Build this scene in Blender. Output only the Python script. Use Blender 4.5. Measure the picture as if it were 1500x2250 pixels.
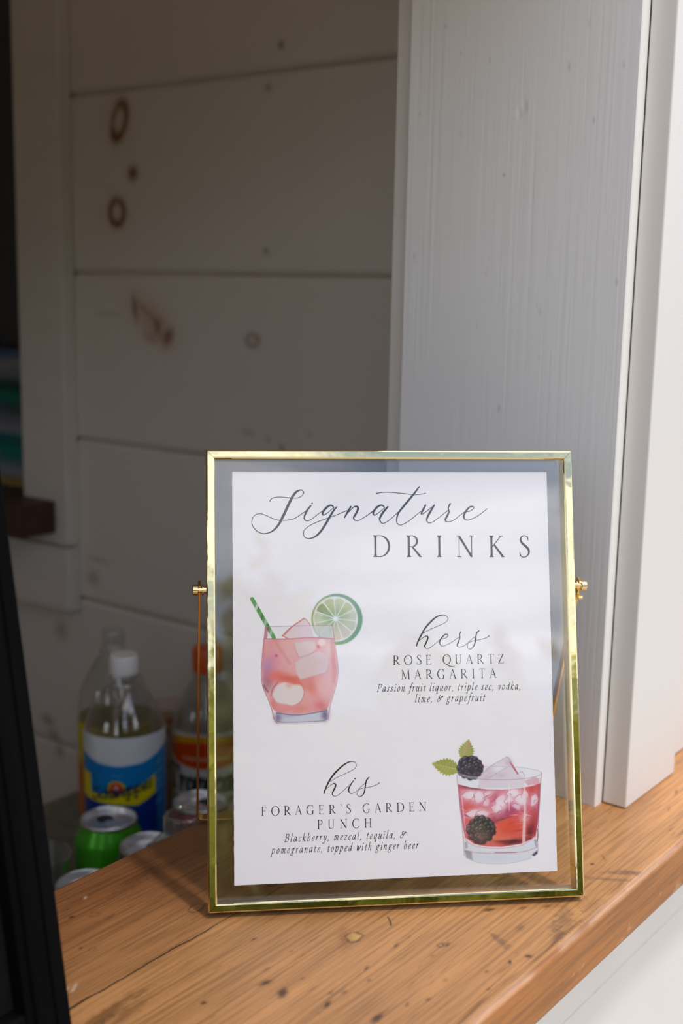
import bpy, bmesh, math, random
import numpy as np
from mathutils import Vector, Matrix

# ------------------------------------------------------------------ basics
for o in list(bpy.data.objects):
    bpy.data.objects.remove(o)
SC = bpy.context.scene
COL = SC.collection
random.seed(4)
rng = np.random.default_rng(7)
PI = math.pi

# ------------------------------------------------------------------ camera
EYE = 1.4265                      # ledge top is at 1.05 m
cam_d = bpy.data.cameras.new('camera')
cam = bpy.data.objects.new('camera', cam_d)
COL.objects.link(cam)
rgt = Vector((0.60884932, -0.79304612, 0.0195029))
dwn = Vector((-0.13128677, -0.12497847, -0.98343488))
fwd = Vector((0.78234666, 0.59620318, -0.18020952))
cm = Matrix.Identity(4)
for i in range(3):
    cm[i][0] = rgt[i]; cm[i][1] = -dwn[i]; cm[i][2] = -fwd[i]
cm.translation = (0, 0, EYE)
cam.matrix_world = cm
cam_d.sensor_fit = 'VERTICAL'
cam_d.sensor_height = 36.0
cam_d.sensor_width = 24.0
cam_d.lens = 2682.4 * 36.0 / 2250.0
cam_d.clip_start = 0.02
cam_d.dof.use_dof = True
cam_d.dof.focus_distance = 0.765
cam_d.dof.aperture_fstop = 5.6
SC.camera = cam

# ------------------------------------------------------------------ colour management
SC.view_settings.view_transform = 'Standard'
SC.view_settings.look = 'None'
SC.view_settings.gamma = 1.0
SC.view_settings.use_curve_mapping = False
SC.view_settings.exposure = 0.0
SC.cycles.max_bounces = 10
SC.cycles.transparent_max_bounces = 32
SC.cycles.caustics_reflective = False
SC.cycles.caustics_refractive = False

# ------------------------------------------------------------------ sky
SKY = 1.0
W = bpy.data.worlds.new('sky'); SC.world = W
W.use_nodes = True
nt = W.node_tree; nt.nodes.clear()
def N(t, **k):
    n = nt.nodes.new(t)
    for a, b in k.items(): setattr(n, a, b)
    return n
tc = N('ShaderNodeTexCoord')
sep = N('ShaderNodeSeparateXYZ'); nt.links.new(tc.outputs['Generated'], sep.inputs[0])
rmp = N('ShaderNodeValToRGB')
e = rmp.color_ramp.elements
e[0].position = 0.0; e[0].color = (0.30, 0.29, 0.26, 1)
e[1].position = 1.0; e[1].color = (0.20, 0.33, 0.62, 1)
for p, c in ((0.49, (0.32, 0.31, 0.28, 1)), (0.51, (0.56, 0.70, 0.94, 1)), (0.66, (0.36, 0.54, 0.92, 1))):
    q = e.new(p); q.color = c
ma = N('ShaderNodeMath', operation='MULTIPLY_ADD'); ma.inputs[1].default_value = 0.5; ma.inputs[2].default_value = 0.5
nt.links.new(sep.outputs[2], ma.inputs[0]); nt.links.new(ma.outputs[0], rmp.inputs[0])
def sky_noise(scale, rot, stretch, lo, hi, detail=6):
    m_ = N('ShaderNodeMapping'); m_.inputs['Scale'].default_value = stretch; m_.inputs['Rotation'].default_value = rot
    nt.links.new(tc.outputs['Generated'], m_.inputs[0])
    n_ = N('ShaderNodeTexNoise'); n_.inputs['Scale'].default_value = scale; n_.inputs['Detail'].default_value = detail; n_.inputs['Roughness'].default_value = 0.5
    nt.links.new(m_.outputs[0], n_.inputs['Vector'])
    c_ = N('ShaderNodeValToRGB'); c_.color_ramp.elements[0].position = lo; c_.color_ramp.elements[1].position = hi
    nt.links.new(n_.outputs[0], c_.inputs[0]); return c_.outputs[0]
def mth(op, a, b):
    m_ = N('ShaderNodeMath', operation=op)
    for i_, q_ in enumerate((a, b)):
        if isinstance(q_, float): m_.inputs[i_].default_value = q_
        else: nt.links.new(q_, m_.inputs[i_])
    return m_.outputs[0]
big = sky_noise(2.4, (0.5, 0.35, 0.2), (1.0, 1.0, 2.2), 0.44, 0.66)
streak = sky_noise(3.2, (0.9, -0.75, 0.3), (1.0, 1.0, 6.0), 0.50, 0.68, 3)
upw = mth('GREATER_THAN', sep.outputs[2], 0.0)
cloud = mth('MULTIPLY', mth('MAXIMUM', big, mth('MULTIPLY', streak, 0.8)), upw)
mx = N('ShaderNodeMix', data_type='RGBA'); nt.links.new(cloud, mx.inputs[0]); nt.links.new(rmp.outputs[0], mx.inputs[6]); mx.inputs[7].default_value = (2.5, 2.52, 2.6, 1)
bg = N('ShaderNodeBackground'); bg.inputs[1].default_value = SKY
nt.links.new(mx.outputs[2], bg.inputs[0])
wo = N('ShaderNodeOutputWorld'); nt.links.new(bg.outputs[0], wo.inputs[0])

# ------------------------------------------------------------------ sun (thin haze: wide disc)
sun_d = bpy.data.lights.new('sun', 'SUN')
sun_d.energy = 1.36
sun_d.angle = math.radians(4.5)
sun_d.color = (1.0, 0.93, 0.85)
sun = bpy.data.objects.new('sun', sun_d); COL.objects.link(sun)
sdir = Vector((-0.03, 0.47, -1.0)).normalized()
sun.rotation_euler = sdir.to_track_quat('-Z', 'Y').to_euler()
sun.location = (-0.5, -4, 6)

# ------------------------------------------------------------------ helpers
def s2l(c):
    c = np.asarray(c, float) / 255.0
    return np.where(c <= 0.04045, c / 12.92, ((c + 0.055) / 1.055) ** 2.4)

def lin(r, g, b):
    v = s2l((r, g, b)); return (float(v[0]), float(v[1]), float(v[2]), 1.0)

MATS = {}
def newmat(name):
    m = bpy.data.materials.new(name); m.use_nodes = True
    MATS[name] = m
    return m, m.node_tree, m.node_tree.nodes['Principled BSDF']

def pmat(name, col, rough=0.5, metal=0.0, var=0.0, scale=20.0, stretch=(1, 1, 1), bump=0.0, spec=0.5, coat=0.0):
    """principled material with a procedural tone variation and bump"""
    m, t, b = newmat(name)
    b.inputs['Base Color'].default_value = col
    b.inputs['Roughness'].default_value = rough
    b.inputs['Metallic'].default_value = metal
    b.inputs['Specular IOR Level'].default_value = spec
    b.inputs['Coat Weight'].default_value = coat
    if var > 0 or bump > 0:
        co = t.nodes.new('ShaderNodeTexCoord')
        mpn = t.nodes.new('ShaderNodeMapping'); mpn.inputs['Scale'].default_value = stretch
        t.links.new(co.outputs['Object'], mpn.inputs[0])
        n = t.nodes.new('ShaderNodeTexNoise'); n.inputs['Scale'].default_value = scale; n.inputs['Detail'].default_value = 5
        t.links.new(mpn.outputs[0], n.inputs['Vector'])
        if var > 0:
            r = t.nodes.new('ShaderNodeValToRGB')
            r.color_ramp.elements[0].position = 0.3; r.color_ramp.elements[1].position = 0.7
            r.color_ramp.elements[0].color = tuple(max(0, c * (1 - var)) for c in col[:3]) + (1,)
            r.color_ramp.elements[1].color = tuple(min(1, c * (1 + var)) for c in col[:3]) + (1,)
            t.links.new(n.outputs[0], r.inputs[0]); t.links.new(r.outputs[0], b.inputs['Base Color'])
        if bump > 0:
            bp = t.nodes.new('ShaderNodeBump'); bp.inputs['Strength'].default_value = bump; bp.inputs['Distance'].default_value = 0.001
            t.links.new(n.outputs[0], bp.inputs['Height']); t.links.new(bp.outputs[0], b.inputs['Normal'])
    return m

def glassmat(name, tint=(1, 1, 1), ior=1.5, rough=0.0, strength=1.0, haze=0.0):
    """thin clear glass or plastic: Fresnel reflection over straight transmission"""
    m = bpy.data.materials.new(name); m.use_nodes = True
    t = m.node_tree; t.nodes.clear()
    tr = t.nodes.new('ShaderNodeBsdfTransparent'); tr.inputs[0].default_value = (*tint, 1)
    gl = t.nodes.new('ShaderNodeBsdfGlossy'); gl.inputs['Roughness'].default_value = rough; gl.inputs[0].default_value = (1, 1, 1, 1)
    fr = t.nodes.new('ShaderNodeFresnel')
    ge = t.nodes.new('ShaderNodeNewGeometry'); io = t.nodes.new('ShaderNodeMapRange')   # same index from both sides of a thin wall
    io.inputs[3].default_value = ior; io.inputs[4].default_value = 1.0 / ior
    t.links.new(ge.outputs['Backfacing'], io.inputs[0]); t.links.new(io.outputs[0], fr.inputs[0])
    mu = t.nodes.new('ShaderNodeMath'); mu.operation = 'MULTIPLY'; mu.inputs[1].default_value = strength
    t.links.new(fr.outputs[0], mu.inputs[0])
    if haze > 0:
        df = t.nodes.new('ShaderNodeBsdfDiffuse'); df.inputs[0].default_value = (.8, .82, .84, 1)
        hz = t.nodes.new('ShaderNodeMixShader'); hz.inputs[0].default_value = haze
        t.links.new(tr.outputs[0], hz.inputs[1]); t.links.new(df.outputs[0], hz.inputs[2]); tr = hz
    mix = t.nodes.new('ShaderNodeMixShader')
    t.links.new(mu.outputs[0], mix.inputs[0]); t.links.new(tr.outputs[0], mix.inputs[1]); t.links.new(gl.outputs[0], mix.inputs[2])
    out = t.nodes.new('ShaderNodeOutputMaterial'); t.links.new(mix.outputs[0], out.inputs[0])
    MATS[name] = m
    return m

def colmat(name, rough=0.5, spec=0.5, grain=None):
    """base colour read from the mesh's own printed / painted pattern"""
    m, t, b = newmat(name)
    a = t.nodes.new('ShaderNodeAttribute'); a.attribute_name = 'Col'
    t.links.new(a.outputs['Color'], b.inputs['Base Color'])
    b.inputs['Roughness'].default_value = rough
    b.inputs['Specular IOR Level'].default_value = spec
    return m

def link(o, parent=None):
    COL.objects.link(o)
    if parent is not None: o.parent = parent
    return o

def empty(name, loc=(0, 0, 0), rz=0.0):
    o = bpy.data.objects.new(name, None); o.empty_display_size = 0.05
    o.location = loc; o.rotation_euler = (0, 0, rz)
    return link(o)

def tag(o, label=None, cat=None, group=None, kind=None):
    if label: o['label'] = label
    if cat: o['category'] = cat
    if group: o['group'] = group
    if kind: o['kind'] = kind
    return o

class MB:
    """collects geometry for ONE mesh object"""
    def __init__(s): s.v = []; s.f = []; s.c = None
    def add(s, vs, fs):
        k = len(s.v); s.v += [tuple(map(float, p)) for p in vs]; s.f += [tuple(i + k for i in f) for f in fs]
    def box(s, x0, x1, y0, y1, z0, z1):
        s.add([(x0, y0, z0), (x1, y0, z0), (x1, y1, z0), (x0, y1, z0), (x0, y0, z1), (x1, y0, z1), (x1, y1, z1), (x0, y1, z1)],
              [(0, 3, 2, 1), (4, 5, 6, 7), (0, 1, 5, 4), (1, 2, 6, 5), (2, 3, 7, 6), (3, 0, 4, 7)])
    def lathe(s, prof, n=48, c=(0, 0)):
        """prof: list of (r, z), open at the axis ends unless r=0"""
        vs = []; fs = []
        for r, z in prof:
            for k in range(n):
                a = 2 * PI * k / n; vs.append((c[0] + r * math.cos(a), c[1] + r * math.sin(a), z))
        for i in range(len(prof) - 1):
            for k in range(n):
                k2 = (k + 1) % n
                fs.append((i * n + k, i * n + k2, (i + 1) * n + k2, (i + 1) * n + k))
        s.add(vs, fs)
    def tube(s, pts, r, n=10, closed=False):
        pts = [Vector(p) for p in pts]; m = len(pts)
        rr = r if isinstance(r, (list, tuple)) else [r] * m
        vs = []; fs = []; prev = None
        for i, p in enumerate(pts):
            d = (pts[(i + 1) % m] - pts[i - 1]) if closed else (pts[min(i + 1, m - 1)] - pts[max(i - 1, 0)])
            d.normalize()
            u = prev - d * prev.dot(d) if prev is not None else d.orthogonal()
            u.normalize(); prev = u; w = d.cross(u)
            for k in range(n):
                a = 2 * PI * k / n; vs.append(p + (u * math.cos(a) + w * math.sin(a)) * rr[i])
        for i in range(m if closed else m - 1):
            j = (i + 1) % m
            for k in range(n):
                k2 = (k + 1) % n; fs.append((i * n + k, i * n + k2, j * n + k2, j * n + k))
        if not closed:
            fs.append(tuple(range(n - 1, -1, -1))); fs.append(tuple((m - 1) * n + k for k in range(n)))
        s.add(vs, fs)
    def prism(s, poly, z0, z1):
        n = len(poly)
        s.add([(x, y, z0) for x, y in poly] + [(x, y, z1) for x, y in poly],
              [tuple(range(n - 1, -1, -1)), tuple(range(n, 2 * n))] + [(i, (i + 1) % n, n + (i + 1) % n, n + i) for i in range(n)])
    def build(s, name, m, parent=None, smooth=False, bevel=0.0, seg=2, angle=40, colors=None):
        me = bpy.data.meshes.new(name)
        me.from_pydata(s.v, [], s.f)
        if colors is not None:
            at = me.color_attributes.new('Col', 'FLOAT_COLOR', 'POINT')
            at.data.foreach_set('color', np.asarray(colors, np.float32).ravel())
        for x in (m if isinstance(m, (list, tuple)) else [m]): me.materials.append(x)
        bm = bmesh.new(); bm.from_mesh(me)
        bmesh.ops.recalc_face_normals(bm, faces=bm.faces)
        bm.to_mesh(me); bm.free()
        o = bpy.data.objects.new(name, me); link(o, parent)
        if bevel > 0:
            b = o.modifiers.new('bevel', 'BEVEL'); b.width = bevel; b.segments = seg; b.limit_method = 'ANGLE'; b.angle_limit = math.radians(35)
        if smooth:
            me.polygons.foreach_set('use_smooth', [True] * len(me.polygons))
            if angle < 180:
                try: me.set_sharp_from_angle(angle=math.radians(angle))
                except Exception: pass
        return o

def catmull(pts, sub=8, closed=False):
    P = np.asarray(pts, float)
    if len(P) < 3: return np.vstack([P[0] + (P[1] - P[0]) * t for t in np.linspace(0, 1, 5)])
    Q = np.vstack([2 * P[0] - P[1], P, 2 * P[-1] - P[-2]])
    out = []
    for i in range(1, len(Q) - 2):
        p0, p1, p2, p3 = Q[i - 1], Q[i], Q[i + 1], Q[i + 2]
        for t in np.linspace(0, 1, sub, endpoint=False):
            out.append(0.5 * (2 * p1 + (p2 - p0) * t + (2 * p0 - 5 * p1 + 4 * p2 - p3) * t * t + (3 * p1 - p0 - 3 * p2 + p3) * t ** 3))
    out.append(Q[-2]); return np.array(out)

def grid_obj(name, PX, PY, PZ, colors, m, parent=None, keep=None, smooth=True):
    """mesh from a regular grid of points with a per-point pattern colour"""
    h, w = PX.shape
    co = np.stack([PX, PY, PZ], -1).reshape(-1, 3)
    idx = np.arange(h * w).reshape(h, w)
    q = np.stack([idx[:-1, :-1], idx[:-1, 1:], idx[1:, 1:], idx[1:, :-1]], -1).reshape(-1, 4)
    if keep is not None:
        kk = (keep[:-1, :-1] | keep[:-1, 1:] | keep[1:, 1:] | keep[1:, :-1]).reshape(-1)
        q = q[kk]
        used = np.unique(q); rm = np.full(h * w, -1); rm[used] = np.arange(len(used))
        q = rm[q]; co = co[used]; colors = colors.reshape(-1, colors.shape[-1])[used]
    me = bpy.data.meshes.new(name)
    me.vertices.add(len(co)); me.vertices.foreach_set('co', co.astype(np.float32).ravel())
    me.loops.add(len(q) * 4); me.loops.foreach_set('vertex_index', q.astype(np.int32).ravel())
    me.polygons.add(len(q)); me.polygons.foreach_set('loop_start', np.arange(0, len(q) * 4, 4, dtype=np.int32))
    me.polygons.foreach_set('loop_total', np.full(len(q), 4, np.int32))
    me.update(calc_edges=True)
    c = colors.reshape(-1, colors.shape[-1])
    if c.shape[1] == 3: c = np.c_[c, np.ones(len(c))]
    at = me.color_attributes.new('Col', 'FLOAT_COLOR', 'POINT'); at.data.foreach_set('color', c.astype(np.float32).ravel())
    me.polygons.foreach_set('use_smooth', [smooth] * len(q))
    me.materials.append(m); me.validate()
    o = bpy.data.objects.new(name, me); link(o, parent)
    return o

def vnoise(X, Y, seed=0):
    """smooth value noise on arrays"""
    def hsh(i, j):
        v = np.sin(i * 127.1 + j * 311.7 + seed * 74.7) * 43758.5453
        return v - np.floor(v)
    i = np.floor(X); j = np.floor(Y); fx = X - i; fy = Y - j
    fx = fx * fx * (3 - 2 * fx); fy = fy * fy * (3 - 2 * fy)
    a = hsh(i, j); b = hsh(i + 1, j); c = hsh(i, j + 1); d = hsh(i + 1, j + 1)
    return (a * (1 - fx) + b * fx) * (1 - fy) + (c * (1 - fx) + d * fx) * fy

def fbm(X, Y, seed=0, oc=4):
    s = 0; a = 0.5; t = 0
    for k in range(oc):
        s = s + a * vnoise(X * 2 ** k, Y * 2 ** k, seed + k * 13); t += a; a *= 0.5
    return s / t

def smooth01(x): x = np.clip(x, 0, 1); return x * x * (3 - 2 * x)

class Cv:
    """small paint layer: colour + coverage on a grid, used for printed patterns"""
    def __init__(s, x0, y0, x1, y1, step, bg=None):
        s.x = np.arange(x0, x1 + step * .5, step); s.y = np.arange(y0, y1 + step * .5, step)
        s.X, s.Y = np.meshgrid(s.x, s.y); s.step = step
        s.rgb = np.zeros(s.X.shape + (3,)); s.a = np.zeros(s.X.shape)
        if bg is not None: s.rgb[:] = bg; s.a[:] = 1
    def _win(s, xa, ya, xb, yb):
        i0 = max(0, int((xa - s.x[0]) / s.step) - 1); i1 = min(len(s.x), int((xb - s.x[0]) / s.step) + 3)
        j0 = max(0, int((ya - s.y[0]) / s.step) - 1); j1 = min(len(s.y), int((yb - s.y[0]) / s.step) + 3)
        return (slice(j0, max(j1, j0)), slice(i0, max(i1, i0)))
    def put(s, w, m, col):
        col = np.asarray(col, float)
        a0 = s.a[w]; an = m + a0 * (1 - m)
        k = np.where(an > 1e-6, m / np.maximum(an, 1e-6), 0)[..., None]
        s.rgb[w] = s.rgb[w] * (1 - k) + col * k; s.a[w] = an
    def blob(s, cx, cy, rx, ry, col, al=1.0, rot=0.0, hard=1.0, noise=0.0, seed=1):
        R = max(rx, ry) * 2.2
        w = s._win(cx - R, cy - R, cx + R, cy + R)
        X = s.X[w] - cx; Y = s.Y[w] - cy
        c, n = math.cos(rot), math.sin(rot)
        d = ((X * c + Y * n) / rx) ** 2 + ((-X * n + Y * c) / ry) ** 2
        if noise: d = d * (1 + noise * (fbm(s.X[w] / rx * 2.5, s.Y[w] / ry * 2.5, seed) - .5) * 2)
        s.put(w, al * np.exp(-np.maximum(d, 0) ** hard), col)
    def line(s, pts, wd, col, al=1.0, soft=2.0, curve=True, sub=6):
        P = catmull(pts, sub) if curve else np.asarray(pts, float)
        wd = np.interp(np.linspace(0, 1, len(P)), np.linspace(0, 1, len(wd)), wd) if isinstance(wd, (list, tuple)) else np.full(len(P), float(wd))
        mxw = wd.max() + soft * 2
        w = s._win(P[:, 0].min() - mxw, P[:, 1].min() - mxw, P[:, 0].max() + mxw, P[:, 1].max() + mxw)
        X = s.X[w]; Y = s.Y[w]
        if X.size == 0: return
        sd = np.full(X.shape, 1e9)
        for i in range(len(P) - 1):
            a = P[i]; d = P[i + 1] - a; L = d @ d + 1e-9
            t = np.clip(((X - a[0]) * d[0] + (Y - a[1]) * d[1]) / L, 0, 1)
            sd = np.minimum(sd, np.hypot(X - a[0] - t * d[0], Y - a[1] - t * d[1]) - (wd[i] + (wd[i + 1] - wd[i]) * t) / 2)
        s.put(w, al * smooth01(.5 - sd / (2 * soft)), col)
    def poly_mask(s, pts, soft=3.0, curve=False):
        P = np.asarray(pts, float)
        if curve: P = catmull(np.vstack([P, P[:1]]), 5)[:-1]
        w = s._win(P[:, 0].min() - soft * 2, P[:, 1].min() - soft * 2, P[:, 0].max() + soft * 2, P[:, 1].max() + soft * 2)
        X = s.X[w]; Y = s.Y[w]; D = np.full(X.shape, 1e9); ins = np.zeros(X.shape, bool)
        for i in range(len(P)):
            a = P[i]; b = P[(i + 1) % len(P)]; d = b - a; L = d @ d + 1e-9
            t = np.clip(((X - a[0]) * d[0] + (Y - a[1]) * d[1]) / L, 0, 1)
            D = np.minimum(D, np.hypot(X - a[0] - t * d[0], Y - a[1] - t * d[1]))
            cnd = (a[1] > Y) != (b[1] > Y)
            xi = a[0] + (Y - a[1]) * d[0] / (d[1] if abs(d[1]) > 1e-9 else 1e-9)
            ins ^= cnd & (X < xi)
        return w, smooth01(.5 - np.where(ins, -D, D) / (2 * soft))
    def poly(s, pts, col, al=1.0, soft=3.0, curve=False, noise=0.0, nscale=120.0, seed=3):
        w, m = s.poly_mask(pts, soft, curve)
        if noise: m = m * (1 - noise * fbm(s.X[w] / nscale, s.Y[w] / nscale, seed))
        s.put(w, al * m, col)

# ------------------------------------------------------------------ materials
WHITE_IN = pmat('white_paint_inside', lin(226, 219, 209), 0.55, var=0.03, scale=9, stretch=(1, 1, 4), bump=0.15)
WHITE_OUT = pmat('white_paint_outside', lin(224, 220, 214), 0.5, var=0.02, scale=14, stretch=(1, 1, 1), bump=0.12)
BLACK_WOOD = pmat('black_stained_wood', (0.0035, 0.0035, 0.0038, 1), 0.75, var=0.45, scale=60, stretch=(1, 1, 0.05), bump=0.3, spec=0.03)
BLACK_SLATE = pmat('chalkboard_black', (0.006, 0.0063, 0.0066, 1), 0.8, var=0.2, scale=8, spec=0.04)
DARK_WOOD = pmat('dark_brown_wood', lin(74, 44, 26), 0.5, var=0.35, scale=12, stretch=(1, .08, 1), bump=0.2)
STONE = pmat('mottled_stone', lin(122, 118, 100), 0.35, var=0.25, scale=45, bump=0.05)
DARK = pmat('dark_window', (0.05, 0.05, 0.06, 1), 0.3)
FLOOR = pmat('floor_boards', lin(176, 148, 118), 0.6, var=0.2, scale=8, stretch=(1, 10, 1))
ROOMW = pmat('inner_room_wood', lin(222, 208, 192), 0.6, var=0.12, scale=6, stretch=(.4, .4, 6))
GROUND = pmat('pale_gravel', lin(186, 172, 152), 0.9, var=0.25, scale=3)
LEAF = pmat('foliage', lin(140, 148, 92), 0.5, var=0.45, scale=2.0)
_lt = LEAF.node_tree; _lp = _lt.nodes['Principled BSDF']; _lo = [n for n in _lt.nodes if n.type == 'OUTPUT_MATERIAL'][0]
_tl = _lt.nodes.new('ShaderNodeBsdfTranslucent'); _tl.inputs[0].default_value = lin(222, 222, 128)
_ms = _lt.nodes.new('ShaderNodeMixShader'); _ms.inputs[0].default_value = .6
_lt.links.new(_lp.outputs[0], _ms.inputs[1]); _lt.links.new(_tl.outputs[0], _ms.inputs[2]); _lt.links.new(_ms.outputs[0], _lo.inputs[0])
BRASS = pmat('polished_brass', (0.93, 0.78, 0.42, 1), 0.05, 1.0, scale=9, stretch=(1, 1, 1), bump=0.9)
BRASS2 = pmat('brass_strip', (0.80, 0.50, 0.16, 1), 0.18, 1.0)
GLASS = glassmat('picture_glass', (0.98, 0.982, 0.985), 1.52)
PET = glassmat('clear_plastic', (0.90, 0.91, 0.90), 1.6, 0.04, 1.8, 0.05)
JARGLASS = glassmat('clear_jar_glass', (0.86, 0.89, 0.88), 1.6, 0.02, 1.8, 0.03)
TONIC = glassmat('pale_soda', (0.78, 0.74, 0.50), 1.2, 0.0, 0.5)
ALU = pmat('aluminium', (0.82, 0.82, 0.84, 1), 0.38, 1.0, var=0.03, scale=30)
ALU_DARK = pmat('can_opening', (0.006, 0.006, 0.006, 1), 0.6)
WHITE_CAP = pmat('white_plastic', lin(244, 242, 240), 0.4)
ORANGE_CAP = pmat('orange_plastic', lin(226, 88, 22), 0.4)
PRINT = colmat('printed_card', 0.55, 0.3)
LABELM = colmat('printed_label', 0.35, 0.4)
PAINTM = colmat('painted_canvas', 0.6, 0.3)

# jamb paint with vertical brush streaks
def brushed(name, col, streak):
    m, t, b = newmat(name)
    b.inputs['Roughness'].default_value = 0.42
    b.inputs['Base Color'].default_value = col
    co = t.nodes.new('ShaderNodeTexCoord'); mpn = t.nodes.new('ShaderNodeMapping')
    mpn.inputs['Scale'].default_value = streak; t.links.new(co.outputs['Object'], mpn.inputs[0])
    n = t.nodes.new('ShaderNodeTexNoise'); n.inputs['Scale'].default_value = 1.0; n.inputs['Detail'].default_value = 4
    t.links.new(mpn.outputs[0], n.inputs['Vector'])
    r = t.nodes.new('ShaderNodeValToRGB'); r.color_ramp.elements[0].position = 0.3; r.color_ramp.elements[1].position = 0.7
    r.color_ramp.elements[0].color = tuple(c * .985 for c in col[:3]) + (1,); r.color_ramp.elements[1].color = tuple(min(1, c * 1.01) for c in col[:3]) + (1,)
    t.links.new(n.outputs[0], r.inputs[0]); t.links.new(r.outputs[0], b.inputs['Base Color'])
    bp = t.nodes.new('ShaderNodeBump'); bp.inputs['Strength'].default_value = 0.15; bp.inputs['Distance'].default_value = 0.0005
    t.links.new(n.outputs[0], bp.inputs['Height']); t.links.new(bp.outputs[0], b.inputs['Normal'])
    return m
BRUSHED = brushed('brushed_white_paint', lin(222, 218, 212), (420, 420, 7))

# wood of the serving ledge: grain from nodes, knots and wear from the surface pattern
def ledge_mat():
    m, t, b = newmat('honey_pine')
    L = t.links
    def nd(k): return t.nodes.new(k)
    at = nd('ShaderNodeAttribute'); at.attribute_name = 'Col'
    co = nd('ShaderNodeTexCoord')
    def noise(sc, stretch, det, dist=0.0):
        mpn = nd('ShaderNodeMapping'); mpn.inputs['Scale'].default_value = stretch; L.new(co.outputs['Object'], mpn.inputs[0])
        n = nd('ShaderNodeTexNoise'); n.inputs['Scale'].default_value = sc; n.inputs['Detail'].default_value = det; n.inputs['Distortion'].default_value = dist
        L.new(mpn.outputs[0], n.inputs['Vector']); return n.outputs[0]
    def ramp(src, p0, p1, c0, c1):
        r = nd('ShaderNodeValToRGB'); e = r.color_ramp.elements
        e[0].position = p0; e[1].position = p1; e[0].color = (c0,) * 3 + (1,); e[1].color = (c1,) * 3 + (1,)
        L.new(src, r.inputs[0]); return r.outputs[0]
    def mul(a, c):
        x = nd('ShaderNodeMix'); x.data_type = 'RGBA'; x.blend_type = 'MULTIPLY'; x.inputs[0].default_value = 1.0
        L.new(a, x.inputs[6]); L.new(c, x.inputs[7]); return x.outputs[2]
    wide = ramp(noise(1.0, (3.0, 46, 46), 4, 0.6), 0.33, 0.68, 0.88, 1.08)
    fine = noise(1.0, (14, 420, 420), 5, 0.2)
    fr = ramp(fine, 0.36, 0.58, 0.74, 1.08)
    pores = ramp(noise(1.0, (40, 900, 900), 2), 0.30, 0.40, 0.80, 1.0)
    blot = ramp(noise(9.0, (1, 1.8, 1), 4), 0.3, 0.7, 0.90, 1.08)
    c = mul(mul(mul(mul(at.outputs['Color'], wide), fr), pores), blot)
    L.new(c, b.inputs['Base Color'])
    rr = nd('ShaderNodeMapRange'); rr.inputs[3].default_value = 0.34; rr.inputs[4].default_value = 0.52
    L.new(fine, rr.inputs[0]); L.new(rr.outputs[0], b.inputs['Roughness'])
    b.inputs['Specular IOR Level'].default_value = 0.4
    bp = nd('ShaderNodeBump'); bp.inputs['Strength'].default_value = 0.25; bp.inputs['Distance'].default_value = 0.0006
    L.new(fine, bp.inputs['Height']); L.new(bp.outputs[0], b.inputs['Normal'])
    return m
PINE = ledge_mat()

# ------------------------------------------------------------------ setting
def struct(name, mb, m, parent=None, bevel=0.0, label=None, smooth=False):
    o = mb.build(name, m, parent, bevel=bevel, smooth=smooth)
    if parent is None: tag(o, label, None, None, 'structure')
    return o

XW = 1.03           # inner face of the side wall
ZL = 1.05           # ledge top
ZC = 0.7965         # inner counter top
b = MB(); b.box(-14, 9, -16, 6, -0.10, -0.005); struct('ground', b, GROUND, label='open ground in front of the serving window')
b = MB(); b.box(-1.3, 1.25, .36, 2.35, 0.0, 0.06); struct('floor', b, FLOOR, label='wooden floor inside the bar')
b = MB(); b.box(-1.3, 1.25, .60, 2.35, 2.10, 2.16); struct('ceiling', b, ROOMW, label='dim wooden ceiling inside the bar')
b = MB(); b.box(-1.3, 1.25, 2.30, 2.36, 0.06, 2.10); struct('wall_back', b, ROOMW, label='dim inner wall at the back of the bar')
b = MB(); b.box(-1.36, -1.30, .36, 1.00, 0.0, 2.16); b.box(-1.36, -1.30, 1.55, 2.36, 0.0, 2.16); b.box(-1.36, -1.30, 1.00, 1.55, 0.0, 1.20); b.box(-1.36, -1.30, 1.00, 1.55, 1.70, 2.16)
struct('wall_left', b, ROOMW, label='inner wall at the left end of the bar with an unseen hatch added for daylight')  # opening added in the unseen wall to brighten the interior

# front wall: below the ledge, header, both sides of the opening
b = MB()
z = 0.0
while z < ZL - .04:                                   # lap-free boards under the ledge
    z1 = min(z + .178, ZL - .0385)
    b.box(-1.3, 2.2, .3645, .40, z + .0003, z1 - .0003); z += .178
b.box(-1.3, 2.2, .372, .545, 0.0, ZL - .0385)
struct('wall_front', b, WHITE_OUT, label='white painted boards under the serving ledge')
b = MB(); b.box(.8085, 2.2, .3665, .551, ZL, 2.16); b.box(.899, 2.2, .3605, .3665, ZL + .001, 2.16)
struct('wall_right', b, WHITE_OUT, label='white painted wall right of the serving window')
b = MB(); b.box(-1.3, -.62, .3645, .551, ZL, 2.16); struct('trim_1', b, WHITE_OUT, label='white wall left of the serving window')
b = MB(); b.box(-.62, .8085, .3645, .551, ZL + .675, 2.16); struct('trim_2', b, WHITE_OUT, label='white header board over the serving window')

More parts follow.
